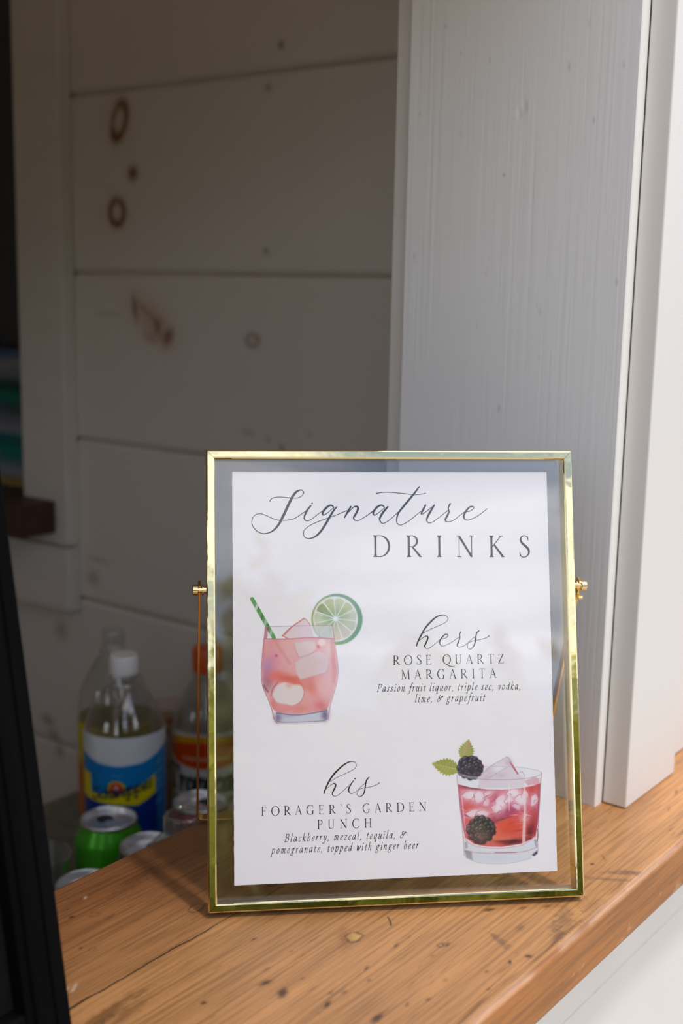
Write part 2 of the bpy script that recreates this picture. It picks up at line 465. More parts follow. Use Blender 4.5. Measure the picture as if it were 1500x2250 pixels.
# jamb board standing proud, outer casing, inner casing
def jamb_board():
    ys = np.linspace(.3660, .5510, 180); zs = np.linspace(ZL, ZL + .674, 300)
    Yg, Zg = np.meshgrid(ys, zs)
    base = np.ones(Yg.shape + (3,)) * np.array(lin(231, 231, 230)[:3])
    dep = np.zeros(Yg.shape)
    def spot(px, pz, r, k, d=0.0, rz=None):
        m = np.exp(-(((Yg - px) / r) ** 2 + ((Zg - pz) / (rz or r)) ** 2) ** 1.5)
        base[:] = base * (1 - k * m[..., None]); dep[:] += d * m
    for p in ((.455, 1.552), (.4515, 1.556)): spot(*p, .0022, .05, .0006, .0035)
    for p in ((.541, 1.558), (.476, 1.45), (.466, 1.51), (.43, 1.38), (.468, 1.29), (.448, 1.289), (.50, 1.22), (.40, 1.24)): spot(*p, .0009, .45)
    for i in range(26):
        spot(rng.uniform(.37, .548), rng.uniform(ZL + .02, ZL + .6), rng.uniform(.0006, .0013), rng.uniform(.1, .3), 0, rng.uniform(.0008, .004))
    # long pencil-like scratch
    for t in np.linspace(0, 1, 60):
        spot(.458 - .05 * t, 1.195 + .018 * math.sin(t * 2.4) - .004 * t, .0008, .16 * (1 - .4 * t), 0)
    # darker, warmer mottling towards the foot of the board
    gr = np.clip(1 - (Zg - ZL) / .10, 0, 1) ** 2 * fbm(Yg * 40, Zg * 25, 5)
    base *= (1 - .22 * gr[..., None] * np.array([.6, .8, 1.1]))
    X = .798 + dep
    g = MB()
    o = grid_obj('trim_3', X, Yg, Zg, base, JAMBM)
    return o
JAMBM = colmat('jamb_paint', .42, .5)
_t = JAMBM.node_tree; _b = _t.nodes['Principled BSDF']
_co = _t.nodes.new('ShaderNodeTexCoord'); _mp = _t.nodes.new('ShaderNodeMapping'); _mp.inputs['Scale'].default_value = (300, 330, 5)
_t.links.new(_co.outputs['Object'], _mp.inputs[0])
_n = _t.nodes.new('ShaderNodeTexNoise'); _n.inputs['Scale'].default_value = 1; _n.inputs['Detail'].default_value = 4
_t.links.new(_mp.outputs[0], _n.inputs['Vector'])
_bp = _t.nodes.new('ShaderNodeBump'); _bp.inputs['Strength'].default_value = .5; _bp.inputs['Distance'].default_value = .0007
_t.links.new(_n.outputs[0], _bp.inputs['Height']); _t.links.new(_bp.outputs[0], _b.inputs['Normal'])
jb = jamb_board(); tag(jb, 'wide white jamb board on the right side of the serving window', None, None, 'structure')
b = MB()
b.add([(.798, .3660, ZL), (.798, .3660, ZL + .674), (.7988, .3650, ZL), (.7988, .3650, ZL + .674), (.8085, .3650, ZL), (.8085, .3650, ZL + .674),
       (.798, .551, ZL), (.798, .551, ZL + .674), (.8085, .551, ZL), (.8085, .551, ZL + .674)],
      [(0, 1, 3, 2), (2, 3, 5, 4), (6, 7, 9, 8)])
struct('jamb_edge', b, pmat('white_paint_edge', lin(244, 242, 236), .5), parent=jb)
b = MB(); b.box(.8086, .899, .3455, .3645, ZL + .0005, 2.16)
struct('trim_4', b, BRUSHED, bevel=.0012, label='outer white casing board on the sunlit front right of the window')
b = MB(); b.box(.8088, .90, .5515, .5712, ZL + .0005, 2.09)
struct('trim_5', b, WHITE_OUT, bevel=.001, label='narrow inner casing edge behind the wide white jamb board')
b = MB(); b.box(.8085, XW + .1, .551, .5705, 0.06, ZL - .04); b.box(.9005, XW + .1, .5515, .5700, ZL - .04, 2.10)
struct('wall_inner', b, WHITE_IN, label='white inner wall beside the serving window')

# side wall of interior boards with rust stains and knots
def side_wall():
    root = empty('wall_side', (XW, .57, 0.06)); tag(root, 'white shiplap side wall inside the bar with rust rings', None, None, 'structure')
    seams = [.06, .172, .383, .595, .806, 1.0193, 1.230, 1.4388, 1.652, 1.865, 2.10]
    for i in range(len(seams) - 1):
        a, c = seams[i] + .0016, seams[i + 1] - .0016
        if c < .75:
            mb = MB(); mb.box(XW, XW + .02, .5715, 2.30, a, c); o = mb.build('shiplap_board', WHITE_IN, root); o.location = -Vector(root.location); continue
        hi_y = 2.30 if c < 1.10 else 1.297
        nb = 12 if a > 1.8 else None
        ys = np.linspace(.5715, hi_y, 260); zs = np.linspace(a, c, 70)
        Y, Z = np.meshgrid(ys, zs)
        colr = np.ones(Y.shape + (3,)) * np.array(lin(228, 220, 209)[:3])
        tone = fbm(Y * 3.5, Z * 6, 21 + i)
        colr *= (1 + .06 * (tone - .5))[..., None]
        def stain(cy, cz, ry, rz, k, ring=0.0, rot=0.0, c=(118, 66, 18), hard=1.2):
            cc, ss = math.cos(rot), math.sin(rot)
            u = ((Y - cy) * cc + (Z - cz) * ss) / ry; v = (-(Y - cy) * ss + (Z - cz) * cc) / rz
            d = np.sqrt(u * u + v * v)
            m = np.exp(-((d - 1) / ring) ** 2) if ring else np.exp(-d ** (2 * hard))
            m = m * (.55 + .9 * fbm(Y * 70, Z * 70, 9)) * k
            m = np.clip(m, 0, 1)[..., None]
            colr[:] = colr * (1 - m) + np.array(lin(*c)[:3]) * m
        stain(1.1265, 1.6163, .011, .020, .85, .38, .35)
        stain(1.1265, 1.6163, .026, .036, .22, c=(150, 110, 50))
        stain(1.1042, 1.5551, .009, .009, .95)
        stain(1.1326, 1.5107, .012, .014, .85, .36)
        stain(1.1326, 1.5107, .026, .026, .22, c=(150, 110, 50))
        stain(1.1035, 1.398, .0045, .015, .7, 0, -.15); stain(1.086, 1.396, .017, .0035, .5, 0, .55); stain(1.066, 1.376, .014, .006, .5, 0, 1.1); stain(1.047, 1.3655, .008, .012, .8, 0, .5); stain(1.062, 1.382, .007, .006, .45); stain(1.078, 1.364, .011, .006, .4, 0, .4, (150, 100, 40))
        stain(1.075, 1.385, .045, .024, .35, 0, .6, (170, 120, 60))
        stain(.9141, 1.3674, .008, .006, .5, .6); stain(1.1488, 1.3899, .020, .003, .3)
        stain(.9201, 1.2639, .010, .003, .35); stain(.8894, 1.2588, .004, .004, .4); stain(.8306, 1.2691, .003, .003, .3)
        stain(1.1865, 1.0513, .012, .010, .35, c=(120, 90, 60)); stain(1.1772, 1.0769, .022, .004, .30, c=(140, 100, 60))
        stain(1.2521, .9687, .012, .013, .5, c=(150, 108, 84))
        stain(1.2856, .8350, .012, .007, .7, c=(150, 108, 84)); stain(1.272, .815, .012, .009, .6, 0, .5, (150, 108, 84)); stain(1.262, .795, .008, .010, .6, c=(150, 108, 84))
        for p in ((.8772, 1.6772), (.8944, 1.6356), (.8957, 1.4647), (.87, 1.25)): stain(*p, .0045, .0045, .55, c=(62, 58, 56))
        X = XW + .0006 * (tone - .5)
        ed = np.minimum(Z - a, c - Z); X = X + .004 * np.clip(1 - ed / .0035, 0, 1) ** 2
        o = grid_obj('shiplap_board', X, Y, Z, colr, SHIPM, root)
        o.location = -Vector(root.location)
    mb = MB(); mb.box(XW + .006, XW + .03, .5715, 2.30, .06, 1.10); mb.box(XW + .006, XW + .03, .5715, 1.2975, 1.10, 2.10)
    o = mb.build('wall_backing', ROOMW, root); o.location = -Vector(root.location)
    return root
SHIPM = colmat('stained_white_boards', .55, .35)
side_wall()

# inner window at the left with its casing, dark sill, apron and dark pane
win = empty('window_1', (XW, 1.30, 1.10)); tag(win, 'dark inner window with white casing and brown sill at the left', None, None, 'structure')
def wpart(name, m, *boxes, bevel=0.002):
    mb = MB()
    for q in boxes: mb.box(*q)
    o = mb.build(name, m, win, bevel=bevel); o.location = -Vector(win.location); return o
wpart('window_casing', WHITE_IN, (1.009, XW - .0002, 1.2110, 1.2975, 1.0920, 2.08))
wpart('window_apron', WHITE_IN, (1.009, XW - .0002, 1.2110, 2.25, 1.0040, 1.0890))
wpart('window_sill', DARK_WOOD, (.948, 1.105, 1.2990, 1.90, 1.108, 1.150), (.948, 1.0085, 1.2316, 1.2990, 1.108, 1.150), bevel=.003)
wpart('window_pane', DARK, (1.115, 1.125, 1.2980, 1.95, 1.10, 2.08), (XW, 1.115, 1.2980, 1.3050, 1.151, 2.08))
wpart('window_reveal', WHITE_IN, (XW, 1.125, 1.90, 2.30, 1.10, 2.10), (XW, 1.125, 1.298, 1.90, 1.095, 1.107))

# treeline across the yard: it is what the glass and the brass mirror
def treeline():
    vs = []; fs = []
    R2 = np.random.default_rng(31)
    def crown(az, dist, cz, rx, rz, n, size):
        cx, cy = dist * math.cos(math.radians(az)), dist * math.sin(math.radians(az))
        p = R2.normal(0, 1, (n, 3)); p /= np.linalg.norm(p, axis=1)[:, None]
        p *= (R2.random(n) ** .45)[:, None]
        lump = 1 + .30 * np.sin(p[:, 0] * 7 + az) * np.sin(p[:, 2] * 6 + az * 2)
        P = p * lump[:, None] * np.array([rx, rx, rz]) + np.array([cx, cy, cz])
        for q in P:
            if q[2] < .05: continue
            a = R2.normal(0, 1, 3); a /= np.linalg.norm(a); b_ = np.cross(a, R2.normal(0, 1, 3)); b_ /= np.linalg.norm(b_)
            w = size * R2.uniform(.6, 1.3); k = len(vs)
            vs.extend([q - a * w, q + b_ * w * .5, q + a * w, q - b_ * w * .5]); fs.append((k, k + 1, k + 2, k + 3))
        for j in range(6):                            # trunk
            a0 = 2 * PI * j / 6; a1 = 2 * PI * (j + 1) / 6; k = len(vs); r = .13
            vs.extend([(cx + r * math.cos(a0), cy + r * math.sin(a0), 0), (cx + r * math.cos(a1), cy + r * math.sin(a1), 0), (cx + r * math.cos(a1), cy + r * math.sin(a1), cz), (cx + r * math.cos(a0), cy + r * math.sin(a0), cz)]); fs.append((k, k + 1, k + 2, k + 3))
    for az, d, cz, rx, rz, n in ((216, 9.5, 2.0, 1.2, 1.3, 1200), (223, 9.0, 1.9, 1.1, 1.2, 1400), (228.5, 10.0, 3.2, .55, 1.5, 700),
                                 (233, 9.5, 1.9, 1.1, 1.2, 1400), (238.5, 8.5, 2.0, .8, 1.25, 1200), (242.0, 9.5, 2.6, .30, 1.0, 260), (246, 9.0, 2.0, 1.0, 1.2, 1300), (255, 10.5, 2.2, 1.3, 1.5, 1200)):
        crown(az, d, cz, rx, rz, n, .17)
    for az in np.arange(205, 262, 4.5): crown(az, 11.5, .8, 1.0, 1.2, 420, .2)
    mb = MB(); mb.add(vs, fs)
    o = mb.build('treeline', LEAF, smooth=False)
    tag(o, 'green trees across the yard mirrored in the glass', None, None, 'structure')
treeline()

# ------------------------------------------------------------------ serving ledge
Y0, Y1, TH = .2915, .5750, .037
def ledge():
    seam = .4653
    R = .0045
    # profile across the board (y, z) from the underside front, over the front edge, to the back
    prof = []
    for t in np.linspace(0, 1, 26): prof.append((Y0 + (.0015 * (1 - t * 8) if t < .125 else 0), -TH + t * (TH - R)))
    for a in np.linspace(0, PI / 2, 7)[1:]: prof.append((Y0 + R * (1 - math.cos(a)), -R + R * math.sin(a)))
    ys = list(np.arange(Y0 + R + .0009, seam - .006, .0009)) + list(np.arange(seam - .006, seam + .006, .0004)) + list(np.arange(seam + .006, Y1 - R, .0010))
    prof += [(y, 0.0) for y in ys]
    for a in np.linspace(0, PI / 2, 6): prof.append((Y1 - R + R * math.sin(a), -R + R * math.cos(a)))
    prof += [(Y1, -TH), (Y0 + .0015, -TH)]
    prof = np.array(prof)
    xs = np.concatenate([np.arange(-.60, .34, .02), np.arange(.34, .93, .0010), np.arange(.93, 1.40, .006)])
    S = np.zeros(len(prof)); S[1:] = np.cumsum(np.hypot(*np.diff(prof, axis=0).T))
    Xg, Yg = np.meshgrid(xs, prof[:, 0]); Zg = np.repeat(prof[:, 1][:, None], len(xs), 1); Sg = np.repeat(S[:, None], len(xs), 1)
    top = (Zg > -.0005)
    front = (Yg < Y0 + .004) & (Zg < -.0003)
    c_front = np.array(lin(177, 126, 78)[:3]); c_back = np.array(lin(134, 86, 50)[:3]); c_edge = np.array(lin(166, 106, 52)[:3])
    wob = .0011 * (fbm(Xg * 38, Xg * 0, 3) - .5) * 2 + .0005 * (fbm(Xg * 150, Xg * 0, 8) - .5) * 2
    sm = seam + wob
    # honey coloured front plank, browner rear plank, sheen painted into the colour towards the right hand end
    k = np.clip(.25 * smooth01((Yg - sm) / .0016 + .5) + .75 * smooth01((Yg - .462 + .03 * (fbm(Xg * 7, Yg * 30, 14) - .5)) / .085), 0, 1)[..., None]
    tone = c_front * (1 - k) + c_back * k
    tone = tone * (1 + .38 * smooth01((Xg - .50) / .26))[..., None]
    tone = np.where(front[..., None], c_edge, tone)
    tone = tone * (1 + .16 * (fbm(Xg * 5, Yg * 16, 4)[..., None] - .5) * 2)
    col = tone
    def spot(cx, cy, rx, ry, kk, ang=0.0, c=(58, 34, 20), hard=1.4, ring=0.0, rough=.6, mask=None):
        ca, sa = math.cos(ang), math.sin(ang)
        i0, i1 = np.searchsorted(xs, [cx - 4 * max(rx, ry), cx + 4 * max(rx, ry)])
        w = (slice(None), slice(i0, i1))
        X = Xg[w] - cx; Y = Yg[w] - cy
        u = (X * ca + Y * sa) / rx; v = (-X * sa + Y * ca) / ry
        d = np.sqrt(u * u + v * v) * (1 + rough * (fbm(Xg[w] * 420, Yg[w] * 420, 11) - .5))
        m = np.exp(-((d - 1) / ring) ** 2) if ring else np.exp(-d ** (2 * hard))
        m = np.clip(m * kk, 0, 1) * top[w]
        col[w] = col[w] * (1 - m[..., None]) + np.array(lin(*c)[:3]) * m[..., None]
    D = (44, 27, 20); G = (96, 72, 60)
    # knots
    spot(.5354, .3926, .0048, .0036, .85, 0, (206, 164, 92), 2.0); spot(.5354, .3926, .0056, .0044, .8, 0, (96, 58, 28), ring=.16)
    spot(.5310, .3960, .012, .004, .4, .7, (120, 74, 42))
    spot(.5602, .3478, .0022, .0018, .6, 0, D, ring=.35)
    spot(.4709, .3622, .0050, .0012, .6, .1, D, rough=1.4); spot(.5010, .4880, .0055, .0036, .65, .1, (84, 52, 30), ring=.16)
    spot(.4559, .5300, .003, .0025, .35, 0, D, ring=.3); spot(.4290, .5010, .0022, .0015, .3, 0, D, ring=.35)
    # dark dents and burns
    for x, y, rx, ry, kk, an in ((.6147, .347, .0036, .0016, .85, -.5), (.6298, .3323, .003, .0013, .6, -.3), (.6416, .3215, .003, .0013, .6, -.3),
        (.6075, .3214, .004, .0024, .38, .2), (.5630, .3452, .003, .0012, .7, .1), (.5824, .3022, .0024, .0018, .9, -.6), (.5702, .3072, .0022, .0009, .9, .5),
        (.5433, .3677, .0024, .0010, .7, .2), (.5132, .3669, .0030, .0009, .7, .2), (.5040, .3586, .0018, .0010, .6, 0), (.5531, .3124, .0016, .0010, .6, 0),
        (.5388, .3027, .0016, .0010, .55, 0), (.5309, .3257, .0022, .0016, .35, 0), (.5093, .3229, .0020, .0012, .65, 0), (.4979, .3288, .0026, .0010, .5, .4),
        (.4709, .3618, .0028, .0012, .7, .3), (.4780, .3342, .0052, .0022, .85, .1), (.4808, .3673, .002, .0012, .5, 0), (.4862, .3621, .002, .0016, .5, 0),
        (.4658, .4011, .0046, .0020, .85, -.2), (.4645, .3876, .0048, .0026, .9, .5), (.4303, .4141, .0020, .0013, .9, 0), (.4959, .4364, .0024, .0012, .7, 0),
        (.4453, .5381, .0020, .0012, .9, 0), (.4256, .5068, .0016, .0010, .7, 0), (.4119, .5104, .0012, .0009, .7, 0), (.4090, .5060, .0012, .0008, .6, 0),
        (.4500, .5470, .0010, .0008, .6, 0), (.7117, .3252, .0018, .0014, .8, 0), (.7253, .3234, .0048, .0010, .4, .7),
        (.8643, .3294, .006, .0012, .55, .3), (.8300, .3210, .0050, .0008, .4, .3), (.9100, .3300, .006, .0030, .6, .3),
        (.4764, .4096, .003, .0012, .4, 0), (.4822, .3880, .0016, .0010, .5, 0), (.4999, .4110, .0016, .0009, .4, 0), (.5477, .3452, .002, .0009, .4, 0)):
        spot(x, y, rx, ry, kk, an, D)
    # scuffed grey brush marks
    for x, y, rx, ry, kk, an in ((.5851, .3216, .010, .0016, .55, 1.1), (.5880, .3228, .008, .0014, .4, 1.1), (.7163, .3014, .013, .0020, .7, -1.0), (.7120, .3035, .010, .0014, .6, -1.0),
        (.7006, .3050, .012, .0018, .5, -1.0), (.6310, .3038, .009, .0055, .42, .3), (.6135, .2990, .008, .0040, .5, .3), (.6417, .3090, .010, .006, .36, .5),
        (.6222, .3066, .006, .003, .35, 0), (.6600, .3000, .010, .003, .3, 0), (.6700, .3120, .011, .0012, .35, .9)):
        spot(x, y, rx, ry, kk, an, G, rough=1.6)
    # dark swirls on the darker rear plank and at the near left
    for x, y, rx, ry, kk, an in ((.3879, .4458, .022, .0040, .6, .12), (.3990, .4380, .020, .0030, .45, .1), (.3700, .4400, .015, .004, .5, 0), (.5041, .5442, .016, .0050, .45, .2),
        (.5240, .5400, .014, .0030, .3, .1), (.4800, .5560, .02, .0020, .35, 0), (.4400, .5200, .03, .0018, .3, 0)):
        spot(x, y, rx, ry, kk, an, (82, 44, 22), rough=1.2)
    for i in range(260):                              # grain-following dark ticks
        spot(rng.uniform(.36, 1.0), rng.uniform(.297, .572), rng.uniform(.0015, .010), rng.uniform(.0004, .0008), rng.uniform(.12, .5), rng.normal(0, .05), (74, 42, 22))
    for x, y in ((.4665, .5502), (.3947, .4772), (.3980, .4790), (.3925, .4800)): spot(x, y, .0022, .0010, .5, .5, (226, 208, 190))
    # curved scratch and a pale scratch
    for t in np.linspace(0, 1, 22): spot(.5671 - .007 * t, .3905 - .010 * t + .003 * t * t, .0007, .0007, .55, 0, D)
    for t in np.linspace(0, 1, 26): spot(.5460 + .044 * t, .3690 + .004 * t, .0010, .0004, .35, 0, (120, 78, 48))
    # worn, bleached front arris with a dark line just behind it
    edge_n = fbm(Xg * 26, Xg * 0 + 2, 17)
    worn = np.exp(-((Sg - (TH - R) - .0035 - .003 * (edge_n - .5)) / .0022) ** 2) * smooth01((edge_n - .22) * 3.0)
    worn = worn * (Yg < Y0 + .02)
    col = col * (1 - .8 * worn[..., None]) + np.array(lin(208, 160, 124)[:3]) * (.8 * worn[..., None])
    dl = np.exp(-((Yg - (Y0 + .0062 + .004 * (edge_n - .4))) / .0011) ** 2) * smooth01((fbm(Xg * 18, Xg * 0 + 6, 31) - .38) * 5) * top
    col = col * (1 - .62 * dl[..., None]) + np.array(lin(88, 50, 30)[:3]) * (.62 * dl[..., None])
    chips = smooth01((fbm(Xg * 60, Zg * 90, 41) - .66) * 8) * front * (Zg < -.025)
    col = col * (1 - .5 * chips[..., None]) + np.array(lin(222, 174, 130)[:3]) * (.5 * chips[..., None])
    # seam between the planks
    ck = (.6 + .9 * smooth01((.56 - Xg) / .12)) * (.55 + .6 * fbm(Xg * 60, Xg * 0, 77))
    width = .00045 + .0007 * fbm(Xg * 90, Xg * 0, 55) * smooth01((.58 - Xg) / .2)
    sd = np.exp(-((Yg - sm) / width) ** 2) * top
    col = col * (1 - np.clip(sd * ck, 0, .95)[..., None]) + np.array(lin(30, 18, 10)[:3]) * np.clip(sd * ck, 0, .95)[..., None]
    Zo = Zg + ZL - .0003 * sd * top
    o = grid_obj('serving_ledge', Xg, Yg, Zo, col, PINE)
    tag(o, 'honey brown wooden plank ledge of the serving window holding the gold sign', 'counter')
ledge()

# ------------------------------------------------------------------ lettering built from pen strokes
def strip(mb, P, wd, z=0.0, cap=True):
    """flat ribbon along points with widths"""
    P = np.asarray(P, float); n = len(P)
    T = np.gradient(P, axis=0); T /= (np.linalg.norm(T, axis=1)[:, None] + 1e-12)
    Nn = np.c_[-T[:, 1], T[:, 0]]
    wd = np.asarray(wd, float)[:, None] / 2
    L = P + Nn * wd; Rr = P - Nn * wd
    vs = [(x, y, z) for x, y in L] + [(x, y, z) for x, y in Rr]
    fs = [(i, i + 1, n + i + 1, n + i) for i in range(n - 1)]
    mb.add(vs, fs)
    if cap:
        for c, r in ((P[0], wd[0, 0]), (P[-1], wd[-1, 0])):
            k = 10; mb.add([(c[0] + r * math.cos(2 * PI * j / k), c[1] + r * math.sin(2 * PI * j / k), z) for j in range(k)], [tuple(range(k))])

def arc(cx, cy, rx, ry, a0, a1, n=18):
    return [(cx + rx * math.cos(math.radians(a)), cy + ry * math.sin(math.radians(a))) for a in np.linspace(a0, a1, n)]

T_, t_ = .098, .036
def rom(ch):
    """roman capital on a unit cap height: list of (points, widths, smooth) and its advance"""
    S = []
    def st(p, w, sm=False): S.append((p, w, sm))
    def serif(x, y, h=.105, w=.034): st([(x - h, y), (x + h, y)], [w, w])
    def brak(x, y, s): st([(x, y + s * .015), (x, y + s * .12)], [T_ * 1.75, T_])
    def stem(x, w=T_, lo=True, hi=True):
        st([(x, 0.01), (x, .99)], [w, w])
        if lo: serif(x, .017); (brak(x, 0, 1) if w > .06 else None)
        if hi: serif(x, .983); (brak(x, 1, -1) if w > .06 else None)
    def oval(pts):
        P = np.array(pts); d = np.gradient(P, axis=0); an = np.abs(d[:, 1]) / (np.hypot(*d.T) + 1e-9)
        st(pts, list(t_ + (T_ * 1.06 - t_) * an ** 1.5), True)
    if ch == 'A':
        st([(.06, .01), (.345, .99)], [t_, t_]); st([(.335, 1.0), (.64, .01)], [T_ * .8, T_]); st([(.16, .36), (.53, .36)], [t_, t_]); serif(.06, .017, .09); serif(.64, .017, .10); adv = .74
    elif ch == 'C': oval(arc(.45, .5, .40, .51, 48, 318)); st([(.715, .93), (.735, .72)], [.05, .02]); st([(.72, .14), (.77, .22)], [t_, t_]); adv = .80
    elif ch == 'G': oval(arc(.45, .5, .40, .51, 48, 300)); st([(.715, .93), (.735, .72)], [.05, .02]); st([(.70, .04), (.70, .40)], [T_, T_]); serif(.70, .40, .11); st([(.60, .01), (.71, .05)], [t_, T_ * .6]); adv = .86
    elif ch == 'D': stem(.14); oval([(.14, .983), (.30, .983)] + arc(.34, .5, .44, .483, 90, -90) + [(.30, .017), (.14, .017)]); adv = .88
    elif ch in 'EF':
        stem(.14); st([(.14, .983), (.52, .983)], [t_, t_]); st([(.52, .99), (.545, .80)], [.045, .018]); st([(.14, .53), (.42, .53)], [t_, t_]); st([(.43, .62), (.43, .44)], [.025, .025])
        if ch == 'E': st([(.14, .017), (.56, .017)], [t_, t_]); st([(.56, .005), (.60, .22)], [.05, .018])
        adv = .66 if ch == 'E' else .60
    elif ch == 'H': stem(.14); stem(.70); st([(.14, .52), (.70, .52)], [t_, t_]); adv = .84
    elif ch == 'I': stem(.14); adv = .28
    elif ch == 'K': stem(.14); st([(.58, .97), (.17, .47)], [t_, t_ * 1.2]); serif(.58, .983, .10); st([(.26, .58), (.68, .02)], [T_ * .9, T_]); serif(.68, .017, .08); adv = .76
    elif ch == 'M': st([(.10, .01), (.15, .98)], [t_, t_]); serif(.10, .017, .09); st([(.15, .98), (.47, .05)], [T_, T_ * .9]); st([(.46, .04), (.78, .98)], [t_, t_]); st([(.78, .98), (.84, .01)], [T_, T_]); serif(.84, .017, .10); serif(.11, .983, .07); serif(.83, .983, .07); adv = .96
    elif ch == 'N': st([(.12, .01), (.12, .97)], [t_, t_]); serif(.12, .017, .10); st([(.12, .97), (.71, .01)], [T_, T_]); st([(.71, 0), (.71, .98)], [t_, t_]); serif(.71, .983, .10); serif(.07, .983, .08); adv = .84
    elif ch == 'O': oval(arc(.45, .5, .40, .515, 90, 450, 34)); adv = .90
    elif ch == 'Q': oval(arc(.45, .5, .40, .515, 90, 450, 34)); st([(.40, .0), (.52, -.10), (.75, -.22), (1.02, -.28), (1.25, -.22), (1.36, -.16)], [.05, .09, .08, .05, .03, .02], True); adv = .90
    elif ch in 'PR':
        stem(.14); oval([(.14, .983), (.26, .983)] + arc(.28, .73, .25, .253, 90, -90) + [(.26, .477), (.14, .477)])
        if ch == 'R': st([(.31, .47), (.68, .02)], [T_ * .75, T_]); st([(.65, .02), (.76, .014)], [t_, t_ * .8])
        adv = .62 if ch == 'P' else .76
    elif ch == 'S': st([(.45, .86), (.39, .965), (.27, 1.0), (.14, .94), (.10, .80), (.17, .65), (.31, .53), (.44, .40), (.49, .25), (.43, .09), (.28, 0), (.13, .03), (.07, .14)], [.04, .04, .04, .06, .085, .10, .11, .105, .09, .06, .04, .04, .035], True); st([(.44, .97), (.455, .78)], [.03, .04]); st([(.055, .04), (.06, .24)], [.035, .025]); adv = .56
    elif ch == 'T': stem(.35, hi=False); st([(.05, .983), (.65, .983)], [t_, t_]); st([(.05, .99), (.03, .80)], [.045, .018]); st([(.65, .99), (.67, .80)], [.045, .018]); adv = .70
    elif ch == 'U': st([(.14, .97), (.14, .30), (.19, .10), (.36, .0), (.52, .06), (.61, .22), (.62, .40), (.62, .98)], [T_, T_, T_ * .9, .05, t_, t_, t_, t_], True); serif(.14, .983); serif(.62, .983, .10); adv = .78
    elif ch == 'Z': st([(.06, .983), (.56, .983)], [t_, t_]); st([(.06, .99), (.04, .80)], [.04, .018]); st([(.55, .97), (.06, .03)], [T_ * .9, T_ * .9]); st([(.05, .017), (.58, .017)], [t_, t_]); st([(.58, .005), (.62, .22)], [.045, .018]); adv = .66
    elif ch == "'": st([(.10, 1.02), (.085, .74)], [.08, .03]); adv = .18
    else: adv = .30
    return S, adv

